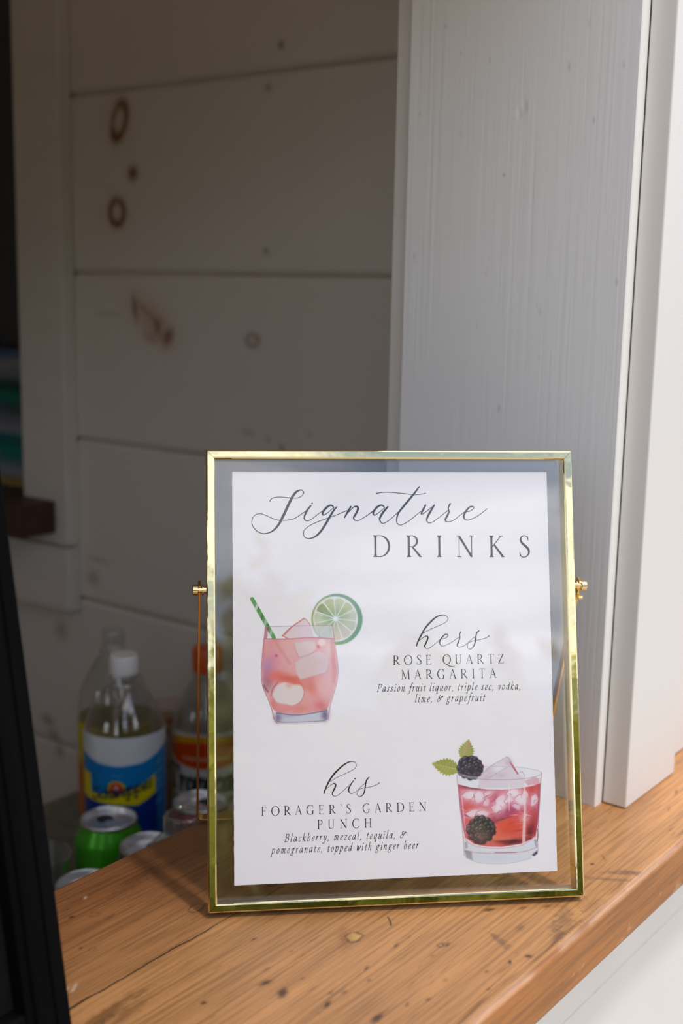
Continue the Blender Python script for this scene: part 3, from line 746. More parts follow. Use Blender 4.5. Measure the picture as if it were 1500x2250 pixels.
XH = .62
def ital(ch):
    """slanted lower case skeleton, x height .62: list of point lists and the advance"""
    x = XH
    if ch == 'a': return [[(.36, x * .85), (.24, x), (.09, x * .70), (.06, x * .28), (.14, .0), (.27, x * .25), (.36, x * .8)], [(.38, x), (.35, x * .3), (.38, .02), (.46, .10)]], .46
    if ch == 'b': return [[(.12, 1.08), (.10, .2), (.17, .0), (.30, .06), (.38, x * .5), (.34, x * .9), (.24, x * .95), (.11, x * .5)]], .43
    if ch == 'c': return [[(.33, x * .86), (.25, x), (.11, x * .75), (.07, x * .3), (.16, .0), (.32, .13)]], .36
    if ch == 'd': return [[(.36, x * .85), (.24, x), (.09, x * .70), (.06, x * .28), (.14, .0), (.27, x * .25), (.36, x * .8)], [(.39, 1.08), (.35, x * .3), (.38, .02), (.46, .10)]], .46
    if ch == 'e': return [[(.07, x * .42), (.22, x * .52), (.32, x * .78), (.25, x), (.12, x * .78), (.07, x * .3), (.15, .0), (.32, .14)]], .36
    if ch == 'f': return [[(.40, 1.04), (.32, 1.10), (.24, .95), (.18, .4), (.11, -.20), (.04, -.36), (-.06, -.33)], [(.07, x * .94), (.34, x * .94)]], .30
    if ch == 'g': return [[(.36, x * .9), (.25, x), (.12, x * .85), (.10, x * .50), (.19, x * .36), (.31, x * .52), (.33, x * .85), (.25, x)], [(.34, x * .95), (.45, x)], [(.16, x * .38), (.10, x * .18), (.22, .02), (.34, -.10), (.30, -.30), (.14, -.36), (.02, -.25), (.06, -.08), (.18, .02)]], .44
    if ch == 'h': return [[(.12, 1.08), (.08, .0)], [(.10, x * .45), (.22, x * .92), (.33, x * .95), (.35, x * .65), (.32, .08), (.37, .0), (.45, .10)]], .46
    if ch == 'i': return [[(.04, x * .82), (.11, x), (.10, x * .5), (.09, .08), (.13, .0), (.21, .10)], [(.12, .93), (.125, .935)]], .23
    if ch == 'k': return [[(.12, 1.08), (.08, .0)], [(.34, x * .92), (.26, x * .98), (.10, x * .45)], [(.14, x * .52), (.28, .05), (.36, .0), (.42, .08)]], .42
    if ch == 'l': return [[(.12, 1.08), (.09, .12), (.13, .0), (.21, .10)]], .23
    if ch == 'm': return [[(.03, x * .86), (.11, x), (.08, .0)], [(.09, x * .45), (.21, x * .94), (.30, x * .95), (.28, .0)], [(.29, x * .45), (.41, x * .94), (.51, x * .95), (.51, x * .6), (.49, .08), (.54, .0), (.61, .10)]], .64
    if ch == 'n': return [[(.03, x * .86), (.11, x), (.08, .0)], [(.09, x * .45), (.22, x * .92), (.33, x * .95), (.34, x * .65), (.31, .08), (.36, .0), (.44, .10)]], .46
    if ch == 'o': return [[(.22, x), (.10, x * .72), (.08, x * .25), (.19, .0), (.33, x * .28), (.35, x * .75), (.22, x)]], .42
    if ch == 'p': return [[(.03, x * .86), (.11, x), (.05, -.36)], [(.09, x * .45), (.21, x * .95), (.33, x * .95), (.38, x * .6), (.32, x * .12), (.20, .0), (.09, .10)], [(-.03, -.36), (.12, -.36)]], .44
    if ch == 'q': return [[(.36, x * .85), (.24, x), (.09, x * .70), (.06, x * .28), (.14, .0), (.27, x * .25), (.36, x * .8)], [(.38, x), (.30, -.36)], [(.22, -.36), (.40, -.36)]], .44
    if ch == 'r': return [[(.03, x * .86), (.11, x), (.08, .0)], [(.09, x * .45), (.20, x * .90), (.30, x * .97)]], .32
    if ch == 's': return [[(.27, x * .84), (.20, x), (.11, x * .88), (.12, x * .66), (.23, x * .38), (.23, .10), (.13, .0), (.04, .10)]], .32
    if ch == 't': return [[(.15, x * 1.32), (.10, .12), (.15, .0), (.24, .10)], [(.02, x * .95), (.27, x * .95)]], .27
    if ch == 'u': return [[(.03, x * .86), (.11, x), (.09, x * .5), (.09, .08), (.16, .0), (.27, x * .30), (.35, x * .9)], [(.37, x), (.34, .08), (.38, .0), (.46, .10)]], .46
    if ch == 'v': return [[(.03, x * .90), (.10, x), (.16, .02)], [(.16, .0), (.28, x * .35), (.33, x * .8), (.30, x)]], .38
    if ch == 'w': return [[(.03, x * .90), (.10, x), (.13, .02)], [(.13, .0), (.29, x)], [(.29, x), (.32, .02)], [(.32, .0), (.45, x * .4), (.50, x * .82), (.47, x)]], .55
    if ch == 'y': return [[(.03, x * .86), (.11, x), (.10, x * .5), (.11, .08), (.17, .0), (.28, x * .35)], [(.37, x), (.32, .0), (.22, -.28), (.10, -.36), (.0, -.30)]], .42
    if ch == 'z': return [[(.05, x * .92), (.18, x * .97), (.33, x * .94)], [(.33, x * .94), (.04, .03)], [(.04, .03), (.18, .0), (.34, .06)]], .38
    if ch == 'P': return [[(.14, .98), (.08, .0)], [(.0, .0), (.20, .0)], [(.04, .96), (.28, 1.0), (.46, .90), (.44, .62), (.28, .48), (.13, .50)]], .52
    if ch == 'B': return [[(.14, .98), (.08, .0)], [(.04, .97), (.28, 1.0), (.44, .90), (.42, .66), (.28, .54), (.13, .54)], [(.26, .54), (.44, .48), (.48, .25), (.34, .03), (.0, .0)]], .56
    if ch == ',': return [[(.08, .06), (.10, .0), (.05, -.16)]], .20
    if ch == '&': return [[(a * 1.25, b_ * 1.3) for a, b_ in q] for q in [[(.50, .62), (.42, .48), (.30, .10), (.15, .0), (.06, .14), (.12, .32), (.30, .40), (.24, .42), (.17, .54), (.24, .66), (.34, .60)], [(.16, .34), (.36, .30), (.46, .44), (.56, .60), (.58, .46)]]], .74
    return [], .24

def nibw(P, Tt, tt, ang=38):
    d = np.gradient(np.asarray(P, float), axis=0); a = np.arctan2(d[:, 1], d[:, 0])
    return tt + (Tt - tt) * np.abs(np.sin(a - math.radians(ang)))

def text_line(name, s, p0, p1, cap, style, parent, m):
    """one printed line fitted between two baseline points (mm on the card)"""
    p0 = np.array(p0, float); p1 = np.array(p1, float)
    L = np.linalg.norm(p1 - p0); ex = (p1 - p0) / L; ey = np.array([-ex[1], ex[0]])
    gl = rom if style == 'rom' else ital
    adv = [gl(c)[1] * cap for c in s]
    track = (L - sum(adv)) / (len(s) - 1)
    mb = MB(); x = 0.0
    for c, ad in zip(s, adv):
        g = gl(c)[0]
        for it in g:
            if style == 'rom':
                pts, wd, sm = it
                if sm and len(pts) < 16: P = catmull(pts, 6); w = np.interp(np.linspace(0, 1, len(P)), np.linspace(0, 1, len(wd)), wd)
                else: P = np.array(pts, float); w = np.array(wd, float)
                cp = False
            else:
                P = catmull(it, 6); P = P + np.c_[P[:, 1] * .20, np.zeros(len(P))]
                w = nibw(P, .092, .040); cp = True
                if len(it) == 2 and abs(it[0][0] - it[1][0]) < .01: w = np.full(len(P), .12)
            Q = np.array([p0 + ex * (x + a * cap) + ey * (bb * cap) for a, bb in P])
            strip(mb, Q * .001, w * cap * .001, 0.0, cp)
        x += ad + track
    return mb.build(name, m, parent)

def traced(name, strokes, A, parent, m, dots=(), extra=()):
    mb = MB(); A = np.array(A)
    def mp2(P): P = np.asarray(P, float); return np.c_[P, np.ones(len(P))] @ A.T
    sc = math.sqrt(abs(A[0, 0] * A[1, 1]))
    for pts, wd in strokes:
        P = catmull(pts, 10); w = np.interp(np.linspace(0, 1, len(P)), np.linspace(0, 1, len(wd)), wd)
        strip(mb, mp2(P) * .001, w * sc * .001)
    for cx, cy, r in dots:
        c = mp2([(cx, cy)])[0]; k = 16
        mb.add([((c[0] + r * sc * math.cos(2 * PI * j / k)) * .001, (c[1] + r * sc * math.sin(2 * PI * j / k)) * .001, 0) for j in range(k)], [tuple(range(k))])
    return mb, mb.build(name, m, parent)

# ------------------------------------------------------------------ framed sign
ax = Vector((0.70362776, -0.71056877, 0)); nn = Vector((0.68564474, 0.67894719, -0.26253)); uu = Vector((0.18654562, 0.1847234, 0.96492383))
ctr = Vector((0.60904664, 0.41898801, EYE - 0.23726245))
FW, FH = .1176, .1412               # half size of the frame (outer)
cx_off, cy_off = -.0005, -.0009
FD = .0060
M4 = Matrix.Identity(4)
for i in range(3): M4[i][0] = ax[i]; M4[i][1] = uu[i]; M4[i][2] = -nn[i]
sign = bpy.data.objects.new('framed_sign', None); sign.empty_display_size = .05; link(sign)
base_off = cy_off - FH
Mb = M4.copy(); Mb.translation = ctr + uu * base_off + ax * cx_off
sign.matrix_world = Mb
tag(sign, 'gold framed glass drinks sign standing tilted on the wooden ledge', 'sign')
LOCX, LOCY = -cx_off, -base_off     # from card centre coordinates to sign coordinates

def frame_bar(side):
    # profile: r = inward distance from the outer edge, z = depth (front positive)
    w, d = .0056, FD
    prof = [(0.0009, -d), (0, -d + .0009), (0, d - .0012), (.0004, d - .0004), (.0011, d), (w - .0011, d), (w - .0004, d - .0004), (w, d - .0012), (w, -d + .0009), (w - .0009, -d)]
    H2 = FH
    cor = {'left': ((-FW, -FH), (-FW, FH)), 'right': ((FW, FH), (FW, -FH)), 'top': ((-FW, FH), (FW, FH)), 'bottom': ((FW, -FH), (-FW, -FH))}[side]
    mb = MB(); n = len(prof); vs = []
    g = .00012                      # hairline of the mitre joint
    for (cx, cy) in cor:
        sx = -1 if cx > 0 else 1; sy = -1 if cy > 0 else 1
        for r, z in prof:
            x = cx + sx * r; y = cy + sy * r
            if side in ('left', 'right'): y += sy * g
            else: x += sx * g
            vs.append((x, y + FH, z))
    fs = [(i, (i + 1) % n, n + (i + 1) % n, n + i) for i in range(n)] + [tuple(range(n)), tuple(range(2 * n - 1, n - 1, -1))]
    mb.add(vs, fs)
    return mb.build('frame_bar', BRASS, sign)
for s_ in ('left', 'right', 'top', 'bottom'): frame_bar(s_)
gi = .0050
for z0, z1 in ((.0018, .0034), (-.0034, -.0018)):
    mb = MB(); mb.box(-FW + gi, FW - gi, gi, 2 * FH - gi, z0, z1); mb.build('glass_pane', GLASS, sign)

# hinged easel strip: two flat arms and a foot bar, with round pivots
piv_y = 2 * FH * .692
def w2s(p): return Mb.inverted() @ Vector(p)
armx = FW + .0042
foot = w2s((.5885, .5703, ZL + .0034))           # where the left arm reaches the ledge
fz = foot.z; fy = foot.y
def flat_strip(path, wdir, w, th):
    """flat metal strip along a path; wdir = direction of its width"""
    mb = MB(); vs = []; n = len(path)
    for i, p in enumerate(path):
        d = (Vector(path[min(i + 1, n - 1)]) - Vector(path[max(i - 1, 0)])).normalized()
        wv = Vector(wdir); wv = (wv - d * wv.dot(d)).normalized(); tv = d.cross(wv)
        for a, c in ((-1, -1), (1, -1), (1, 1), (-1, 1)): vs.append(Vector(p) + wv * (a * w / 2) + tv * (c * th / 2))
    fs = [(i * 4 + k, i * 4 + (k + 1) % 4, (i + 1) * 4 + (k + 1) % 4, (i + 1) * 4 + k) for i in range(n - 1) for k in range(4)] + [(0, 1, 2, 3), tuple((n - 1) * 4 + k for k in (3, 2, 1, 0))]
    mb.add(vs, fs); return mb
top_l = Vector((-armx, piv_y + .004, .0005)); top_r = Vector((armx, piv_y + .004, .0005))
ln = Vector((0, fy - piv_y, fz)).normalized()
wd = Vector((0, -ln.z, ln.y))                     # width of the strip, across the arm, in the swing plane
path = []
rb = .004
bl = Vector((-armx - .0008, fy + .0012, fz)); br = Vector((armx + .0008, fy + .0012, fz))
path.append(top_l)
for t in np.linspace(0.1, 1, 8): path.append(top_l.lerp(bl - ln * rb, t))
for a in np.linspace(0, PI / 2, 6)[1:]: path.append(bl - ln * rb + Vector((rb - rb * math.cos(a), 0, 0)) + ln * (rb * math.sin(a)))
for t in np.linspace(0.1, .9, 6): path.append(Vector((bl.x + rb, bl.y, bl.z)).lerp(Vector((br.x - rb, br.y, br.z)), t))
for a in np.linspace(0, PI / 2, 6): path.append(br - ln * rb - Vector((rb - rb * math.sin(a), 0, 0)) + ln * (rb * math.cos(a)))
for t in np.linspace(0.9, .1, 8): path.append(top_r.lerp(br - ln * rb, t))
path.append(top_r)
def strip_mesh():
    # width stays along wd for arms and foot alike (a flat band bent into a U)
    mb = MB(); vs = []; n = len(path); w, th = .0062, .0016
    for i, p in enumerate(path):
        d = (path[min(i + 1, n - 1)] - path[max(i - 1, 0)]).normalized()
        tv = d.cross(wd).normalized()
        for a, c in ((-1, -1), (1, -1), (1, 1), (-1, 1)): vs.append(p + wd * (a * w / 2) + tv * (c * th / 2))
    fs = [(i * 4 + k, i * 4 + (k + 1) % 4, (i + 1) * 4 + (k + 1) % 4, (i + 1) * 4 + k) for i in range(n - 1) for k in range(4)] + [(0, 1, 2, 3), tuple((n - 1) * 4 + k for k in (3, 2, 1, 0))]
    mb.add(vs, fs); return mb
strip_mesh().build('stand_strip', BRASS2, sign, bevel=.0003)
for sx in (-1, 1):
    mb = MB()
    pr = [(0, 0), (.0022, 0), (.0022, .0016), (.0033, .0018), (.0033, .0024), (.0019, .0026), (.0019, .0046), (.0030, .0048), (.0033, .0052), (.0033, .0080), (.0029, .0085), (0, .0085)]
    vs = []; k = 24
    for r, h in pr:
        for j in range(k):
            a = 2 * PI * j / k; vs.append((sx * (FW + h), piv_y + r * math.sin(a), .0005 + r * math.cos(a)))
    mb.add(vs, [(i * k + j, i * k + (j + 1) % k, (i + 1) * k + (j + 1) % k, (i + 1) * k + j) for i in range(len(pr) - 1) for j in range(k)])
    kb = mb.build('pivot_knob', BRASS, sign, smooth=True, angle=35)
    mb = MB()                                     # little rivet heads on the strip just under the knob
    if sx > 0: mb.tube([(FW + .0042, piv_y - .0075, -.0030), (FW + .0068, piv_y - .0075, -.0030)], .0016, 12); mb.build('rivet', BRASS, kb)

# card
card = empty('printed_card'); card.parent = sign; card.location = (LOCX, LOCY, 0)
INK = pmat('black_ink', (0.012, 0.012, 0.014, 1), 0.5, spec=0.3)
PAPER = pmat('white_card', lin(250, 246, 247), 0.6, var=0.01, scale=300, spec=0.3)
def card_mesh():
    # slightly rough hand-cut edge
    mb = MB(); pts = []
    cs = [(-102.0, -127.2), (101.4, -126.6), (101.7, 127.1), (-101.6, 127.1)]
    for i in range(4):
        a = np.array(cs[i]); c = np.array(cs[(i + 1) % 4]); nrm = np.array([-(c - a)[1], (c - a)[0]]) / np.linalg.norm(c - a)
        for t in np.linspace(0, 1, 110, endpoint=False):
            pts.append(tuple((a + (c - a) * t + nrm * (rng.normal(0, .045) if t > 0 else 0)) * .001))
    mb.prism(pts, -.0004, 0.0); return mb
o = card_mesh().build('card_sheet', PAPER, card)
card_o = o
ZT = .00008
def lines():
    L = []
    t = lambda *a: L.append(text_line('lettering', *a, card, INK))
    t('DRINKS', (-13.4, 72.8), (89.5, 71.9), 13.8, 'rom')
    t('ROSE QUARTZ', (-1.4, 4.65), (70.4, 4.45), 5.9, 'rom')
    t('MARGARITA', (3.7, -4.5), (65.1, -4.65), 5.9, 'rom')
    t('Passion fruit liquor, triple sec, vodka,', (-11.9, -11.9), (80.6, -12.4), 4.7, 'it')
    t('lime, & grapefruit', (12.0, -18.9), (57.0, -19.1), 4.7, 'it')
    t("FORAGER'S GARDEN", (-85.1, -86.0), (18.2, -86.5), 5.6, 'rom')
    t('PUNCH', (-50.6, -95.2), (-16.5, -95.4), 5.6, 'rom')
    t('Blackberry, mezcal, tequila, &', (-71.0, -102.2), (4.3, -102.5), 4.6, 'it')
    t('pomegranate, topped with ginger beer', (-79.2, -109.0), (12.4, -109.25), 4.6, 'it')
    AL = [[0.05388, -0.00065, -93.20404], [-0.00021, -0.0538, 120.43844]]
    AR = [[0.05523, -0.0011, -18.06868], [-0.00021, -0.05447, 120.4031]]
    SL = [([(285, 220), (300, 195), (340, 178), (410, 172), (500, 180), (590, 185), (650, 165), (680, 125), (665, 95), (635, 92), (590, 115), (545, 175), (500, 265), (440, 395), (390, 490), (330, 560), (270, 592), (205, 600), (140, 575), (90, 520), (75, 460), (100, 395), (160, 367), (230, 385), (320, 425), (400, 445), (480, 445), (570, 425), (650, 375), (720, 325)],
           [12, 10, 9, 8, 8, 8, 8, 9, 11, 15, 26, 30, 31, 31, 26, 19, 13, 9, 8, 8, 8, 8, 8, 8, 8, 8, 8, 8, 8, 8]),
          ([(762, 275), (720, 330), (692, 390), (688, 425), (705, 450), (740, 450), (790, 420), (860, 365), (925, 320)], [18, 24, 20, 14, 9, 8, 8, 8, 8]),
          ([(1035, 300), (1020, 275), (990, 270), (950, 295), (912, 340), (903, 372), (920, 383), (965, 355), (1030, 300)], [13, 17, 20, 25, 26, 22, 12, 8, 8]),
          ([(1070, 288), (1030, 335), (985, 410), (920, 520), (860, 600), (800, 645), (740, 660), (695, 645), (678, 605), (690, 560), (740, 515), (830, 470), (950, 425), (1060, 385), (1190, 330)], [14, 22, 26, 26, 24, 17, 10, 8, 8, 8, 8, 8, 8, 8, 8]),
          ([(1237, 285), (1200, 345), (1163, 412)], [20, 24, 16]),
          ([(1170, 395), (1220, 340), (1270, 290), (1305, 280), (1322, 300), (1310, 345), (1280, 395), (1270, 425), (1290, 447), (1330, 448), (1390, 415), (1510, 335)], [8, 8, 12, 18, 24, 25, 23, 16, 10, 8, 8, 8])]
    SR = [([(0, 415), (60, 372), (112, 330)], [8, 8, 8]),
          ([(240, 300), (225, 275), (190, 270), (150, 295), (115, 340), (110, 370), (130, 385), (180, 350), (240, 300)], [11, 15, 19, 24, 25, 20, 11, 8, 8]),
          ([(278, 288), (225, 350), (190, 410), (185, 440), (205, 475), (240, 478), (300, 440), (405, 345)], [18, 26, 24, 18, 10, 8, 8, 8]),
          ([(648, 48), (580, 140), (480, 260), (410, 350), (385, 420), (385, 470), (410, 498), (450, 495), (530, 450), (665, 340)], [14, 22, 24, 20, 15, 11, 8, 8, 8, 8]),
          ([(147, 130), (200, 120), (290, 117), (400, 125), (520, 138), (600, 143), (680, 137), (722, 128)], [10, 9, 8, 8, 8, 8, 8, 8]),
          ([(720, 268), (690, 325), (670, 365), (680, 373), (720, 350), (800, 285)], [20, 24, 16, 10, 8, 8]),
          ([(823, 268), (780, 340), (745, 405), (735, 445), (755, 475), (800, 468), (870, 420), (995, 322)], [18, 24, 24, 15, 9, 8, 8, 8]),
          ([(1012, 250), (995, 280), (990, 310), (997, 345), (975, 395), (955, 435), (965, 460), (1000, 463), (1060, 440), (1130, 385), (1195, 335)], [18, 16, 12, 17, 23, 22, 13, 9, 8, 8, 8]),
          ([(1190, 345), (1240, 340), (1285, 310), (1285, 285), (1255, 283), (1215, 315), (1180, 370), (1172, 410), (1195, 440), (1240, 440), (1320, 405), (1400, 350), (1450, 310)], [8, 8, 9, 11, 15, 22, 24, 19, 11, 8, 8, 8, 9])]
    mb1, o1 = traced('lettering', SL, AL, card, INK, dots=((779, 247, 10),)); L.append(o1)
    mb2, o2 = traced('lettering', SR, AR, card, INK); L.append(o2)
    AH = [[0.03736, -0.0008, 9.89217], [-0.0006, -0.03645, 39.15285]]
    SH = [([(120, 630), (135, 570), (190, 455), (270, 315), (370, 200), (460, 125), (550, 92), (620, 98), (660, 140), (650, 185), (590, 235), (480, 285), (340, 345), (220, 415)], [15, 23, 28, 30, 30, 26, 16, 11, 9, 8, 8, 8, 8, 8]),
          ([(145, 550), (220, 490), (280, 455), (315, 470), (300, 535), (265, 610), (262, 640), (290, 668), (340, 662), (420, 605), (535, 505)], [8, 9, 15, 23, 26, 24, 17, 10, 8, 8, 8]),
          ([(565, 500), (620, 490), (660, 450), (650, 425), (610, 428), (560, 475), (522, 540), (525, 595), (560, 625), (620, 615), (720, 565), (850, 475)], [8, 9, 11, 13, 17, 22, 24, 16, 9, 8, 8, 8]),
          ([(885, 380), (865, 425), (868, 480), (845, 550), (822, 610), (840, 643), (890, 640), (960, 610), (1040, 540), (1140, 460)], [16, 14, 16, 24, 22, 12, 8, 8, 8, 8]),
          ([(1200, 360), (1160, 400), (1145, 470), (1130, 570), (1100, 640), (1050, 680), (1010, 665), (1000, 610), (1040, 560), (1120, 535), (1220, 515), (1310, 492), (1380, 450)], [18, 22, 22, 22, 18, 11, 8, 8, 8, 8, 8, 10, 13])]
    _, o3 = traced('lettering', SH, AH, card, INK); L.append(o3)
    AI = [[0.02667, -0.00039, -49.21], [-0.00083, -0.02605, -51.39886]]
    SI = [([(128, 855), (150, 770), (230, 590), (340, 420), (470, 280), (600, 170), (700, 115), (790, 97), (860, 125), (888, 190), (850, 260), (760, 320), (600, 395), (420, 480), (270, 570)], [20, 30, 38, 39, 37, 34, 24, 14, 10, 10, 10, 10, 10, 10, 10]),
          ([(175, 750), (270, 665), (350, 615), (400, 635), (385, 710), (335, 810), (325, 870), (360, 910), (420, 905), (520, 840), (720, 650)], [10, 10, 18, 29, 34, 33, 26, 14, 10, 10, 10]),
          ([(820, 550), (760, 630), (710, 730), (710, 800), (745, 848), (800, 848), (880, 800), (1000, 690), (1095, 605)], [20, 28, 31, 26, 14, 10, 10, 10, 10]),
          ([(1180, 475), (1130, 530), (1105, 620), (1090, 720), (1070, 830), (1020, 900), (960, 925), (910, 890), (905, 830), (950, 760), (1040, 725), (1150, 707), (1270, 680), (1370, 640), (1432, 595)], [26, 30, 30, 28, 28, 22, 13, 10, 10, 10, 10, 10, 11, 13, 15])]
    _, o4 = traced('lettering', SI, AI, card, INK, dots=((850, 502, 17),)); L.append(o4)
    for q in L: q.location = (0, 0, ZT)
lines()

# ---- the two printed watercolour drinks
WHT = np.array((250, 246, 247.))
def put_print(cv, A, name):
    A = np.array(A)
    P = np.stack([cv.X, cv.Y, np.ones_like(cv.X)], -1) @ A.T * .001
    c = WHT * (1 - cv.a[..., None]) + np.clip(cv.rgb, 0, 255) * cv.a[..., None]
    o = grid_obj(name, P[..., 0], P[..., 1], np.zeros_like(cv.X), s2l(c), PRINT, card, keep=cv.a > .02)
    o.location = (0, 0, ZT * .6)
    return o

def drink_pink():
    cv = Cv(60, 80, 1380, 1580, 5)
    # lime wheel
    cx, cy = 1052, 400
    cv.poly(arc(cx, cy, 283, 283, 0, 360, 50), (122, 164, 106), .95, 4)
    for a in np.linspace(-100, 80, 30):
        x, y = cx + 262 * math.cos(math.radians(a)), cy + 262 * math.sin(math.radians(a)); cv.blob(x, y, 20, 20, (92, 150, 140), .5)
    for a in np.linspace(130, 240, 14):
        x, y = cx + 266 * math.cos(math.radians(a)), cy + 266 * math.sin(math.radians(a)); cv.blob(x, y, 15, 15, (150, 176, 104), .6)
    for a in np.linspace(60, 120, 10):
        x, y = cx + 270 * math.cos(math.radians(a)), cy + 270 * math.sin(math.radians(a)); cv.blob(x, y, 14, 14, (128, 186, 96), .6)
    cv.poly(arc(cx - 16, cy - 2, 248, 252, 0, 360, 50), (236, 234, 230), .97, 4)
    for a in np.linspace(120, 240, 10):
        x, y = cx - 16 + 236 * math.cos(math.radians(a)), cy + 236 * math.sin(math.radians(a)); cv.blob(x, y, 30, 30, (238, 216, 190), .5)
    hx, hy = 1036, 395
    cols = [(196, 204, 178), (214, 204, 186), (222, 204, 180), (176, 196, 150), (186, 202, 160), (198, 210, 176), (126, 146, 66), (176, 190, 130), (190, 206, 158), (186, 198, 148), (204, 212, 192), (206, 210, 196)]
    nseg = 11
    for i in range(nseg):
        a0 = i * 360 / nseg + 6.5; a1 = (i + 1) * 360 / nseg + 3.5
        pts = [(hx + 46 * math.cos(math.radians((a0 + a1) / 2)), hy + 46 * math.sin(math.radians((a0 + a1) / 2)))]
        for a in np.linspace(a0, a1, 8):
            rr = 234 - 18 * abs((a - (a0 + a1) / 2) / ((a1 - a0) / 2)) ** 3
            pts.append((cx - 18 + rr * math.cos(math.radians(a)), cy + rr * math.sin(math.radians(a))))
        cv.poly(pts, cols[i], .95, 5, noise=.25, nscale=26, seed=i)
        am = math.radians((a0 + a1) / 2)
        cv.blob(hx + 105 * math.cos(am), hy + 105 * math.sin(am), 70, 34, (142, 172, 92) if i not in (0, 1, 2) else (200, 200, 160), .55, am)
        for k in range(3):
            aa = math.radians(a0 + (a1 - a0) * (.25 + .25 * k)); cv.line([(hx + 90 * math.cos(aa), hy + 90 * math.sin(aa)), (hx + 190 * math.cos(aa), hy + 190 * math.sin(aa))], 5, (226, 228, 208), .5, 3, False)
    cv.blob(hx, hy, 74, 70, (120, 176, 140), .45)
    for i in range(nseg):
        a = math.radians(i * 360 / nseg + 5); cv.line([(hx, hy), (hx + 62 * math.cos(a), hy + 62 * math.sin(a))], [16, 4], (240, 242, 238), .95, 3, False)
        cv.line([(hx + 50 * math.cos(a), hy + 50 * math.sin(a)), (hx + 205 * math.cos(a), hy + 205 * math.sin(a))], 7, (238, 238, 230), .8, 3, False)
    cv.blob(hx, hy, 28, 26, (244, 246, 246), 1, hard=2)
    # glass body
    glass = [(265, 486), (640, 476), (1003, 472), (1014, 560), (1036, 720), (1060, 900), (1060, 1010), (1046, 1110), (1012, 1230), (982, 1330), (968, 1420), (952, 1500), (912, 1532), (700, 1548), (430, 1545), (385, 1538), (358, 1490), (340, 1400), (300, 1285), (246, 1160), (226, 1060), (226, 930), (238, 740), (254, 600)]
    cv.poly(glass, (232, 226, 230), .55, 4)
    cv.poly([(800, 480), (1003, 474), (1014, 600), (850, 610)], (206, 214, 204), .6, 10)
    cv.line([(850, 520), (860, 590), (900, 625)], 6, (150, 180, 160), .5, 4); cv.line([(980, 500), (985, 590)], 8, (150, 170, 130), .4, 6)
    # ice above the surface
    cv.poly([(452, 582), (545, 492), (690, 392), (725, 420), (760, 474), (800, 610), (520, 625)], (232, 206, 208), .9, 5, noise=.3)
    cv.line([(455, 582), (548, 492), (690, 392)], 13, (214, 112, 116), .9, 3); cv.line([(690, 392), (728, 420), (760, 470)], 9, (206, 128, 136), .8, 3); cv.line([(455, 585), (515, 620)], 12, (206, 92, 104), .8, 4); cv.line([(548, 492), (480, 570)], 10, (180, 80, 96), .6, 4)
    # liquid
    liq = [(252, 618), (480, 622), (760, 606), (1010, 616), (1030, 730), (1052, 900), (1052, 1010), (1038, 1110), (1004, 1230), (965, 1345), (940, 1395), (800, 1432), (600, 1446), (400, 1425), (350, 1390), (305, 1275), (250, 1155), (232, 1060), (232, 930), (242, 740)]
    cv.poly(liq, (236, 178, 176), .97, 5)
    w, m = cv.poly_mask(liq, 5)
    def inb(*a, **k):                                # paint kept within the liquid
        r0 = cv.rgb.copy(); a0 = cv.a.copy(); cv.blob(*a, **k)
        M = np.zeros(cv.a.shape); M[w] = m; M = M[..., None]
        cv.rgb = r0 * (1 - M) + cv.rgb * M; cv.a = a0 * (1 - M[..., 0]) + cv.a * M[..., 0]
    inb(330, 860, 110, 170, (226, 138, 164), .8, noise=.5, seed=2)
    inb(285, 960, 60, 120, (182, 140, 186), .8, noise=.4, seed=3)
    inb(290, 1090, 60, 90, (150, 104, 130), .65, noise=.5, seed=4)
    inb(380, 1020, 120, 70, (238, 120, 112), .75, noise=.5, seed=5)
    inb(520, 1060, 150, 50, (226, 96, 80), .85, .15, noise=.5, seed=6)
    inb(620, 1110, 90, 60, (230, 104, 84), .8, .4, noise=.6, seed=7)
    inb(790, 1180, 60, 190, (228, 106, 88), .8, -.55, noise=.6, seed=8)
    inb(855, 1340, 70, 60, (216, 76, 66), .85, noise=.5, seed=9)
    inb(600, 1380, 260, 60, (230, 132, 128), .8, noise=.5, seed=10)
    inb(350, 1330, 60, 90, (226, 120, 116), .7, .4, noise=.5, seed=11)
    inb(760, 1300, 110, 80, (232, 156, 150), .6, noise=.5, seed=12)
    inb(920, 1180, 110, 170, (238, 178, 172), .7, .2, noise=.4, seed=13)
    for k in range(36): inb(240 + 790 * ((k * .618) % 1), 640 + 780 * ((k * .381 + .2) % 1), 70, 46, [(246, 196, 190), (226, 140, 138), (240, 170, 160), (222, 128, 140)][k % 4], .28, k, noise=.8, seed=30 + k)
    # pale ice cubes inside
    cv.poly([(592, 880), (700, 800), (860, 760), (945, 800), (962, 900), (930, 985), (780, 1030), (650, 1068), (610, 1000)], (228, 208, 208), .95, 12, noise=.2)
    cv.poly([(580, 660), (800, 640), (830, 700), (780, 770), (640, 820), (600, 740)], (230, 212, 212), .9, 14, noise=.2)
    cv.line([(575, 660), (610, 780), (650, 822), (760, 785), (830, 735)], 9, (206, 150, 166), .55, 6)
    cv.line([(650, 1066), (790, 1025), (930, 982), (962, 890), (930, 780)], 5, (212, 156, 164), .6, 3)
    cv.blob(960, 760, 42, 170, (236, 218, 216), .6, 0)
    cv.poly([(345, 1235), (390, 1140), (470, 1096), (560, 1120), (650, 1130), (688, 1200), (660, 1290), (580, 1345), (480, 1330), (390, 1310)], (234, 222, 216), .97, 14, True)
    cv.line([(330, 1200), (390, 1100), (480, 1050), (600, 1075), (680, 1150), (690, 1220), (650, 1310), (580, 1350)], 8, (212, 104, 104), .6, 5)
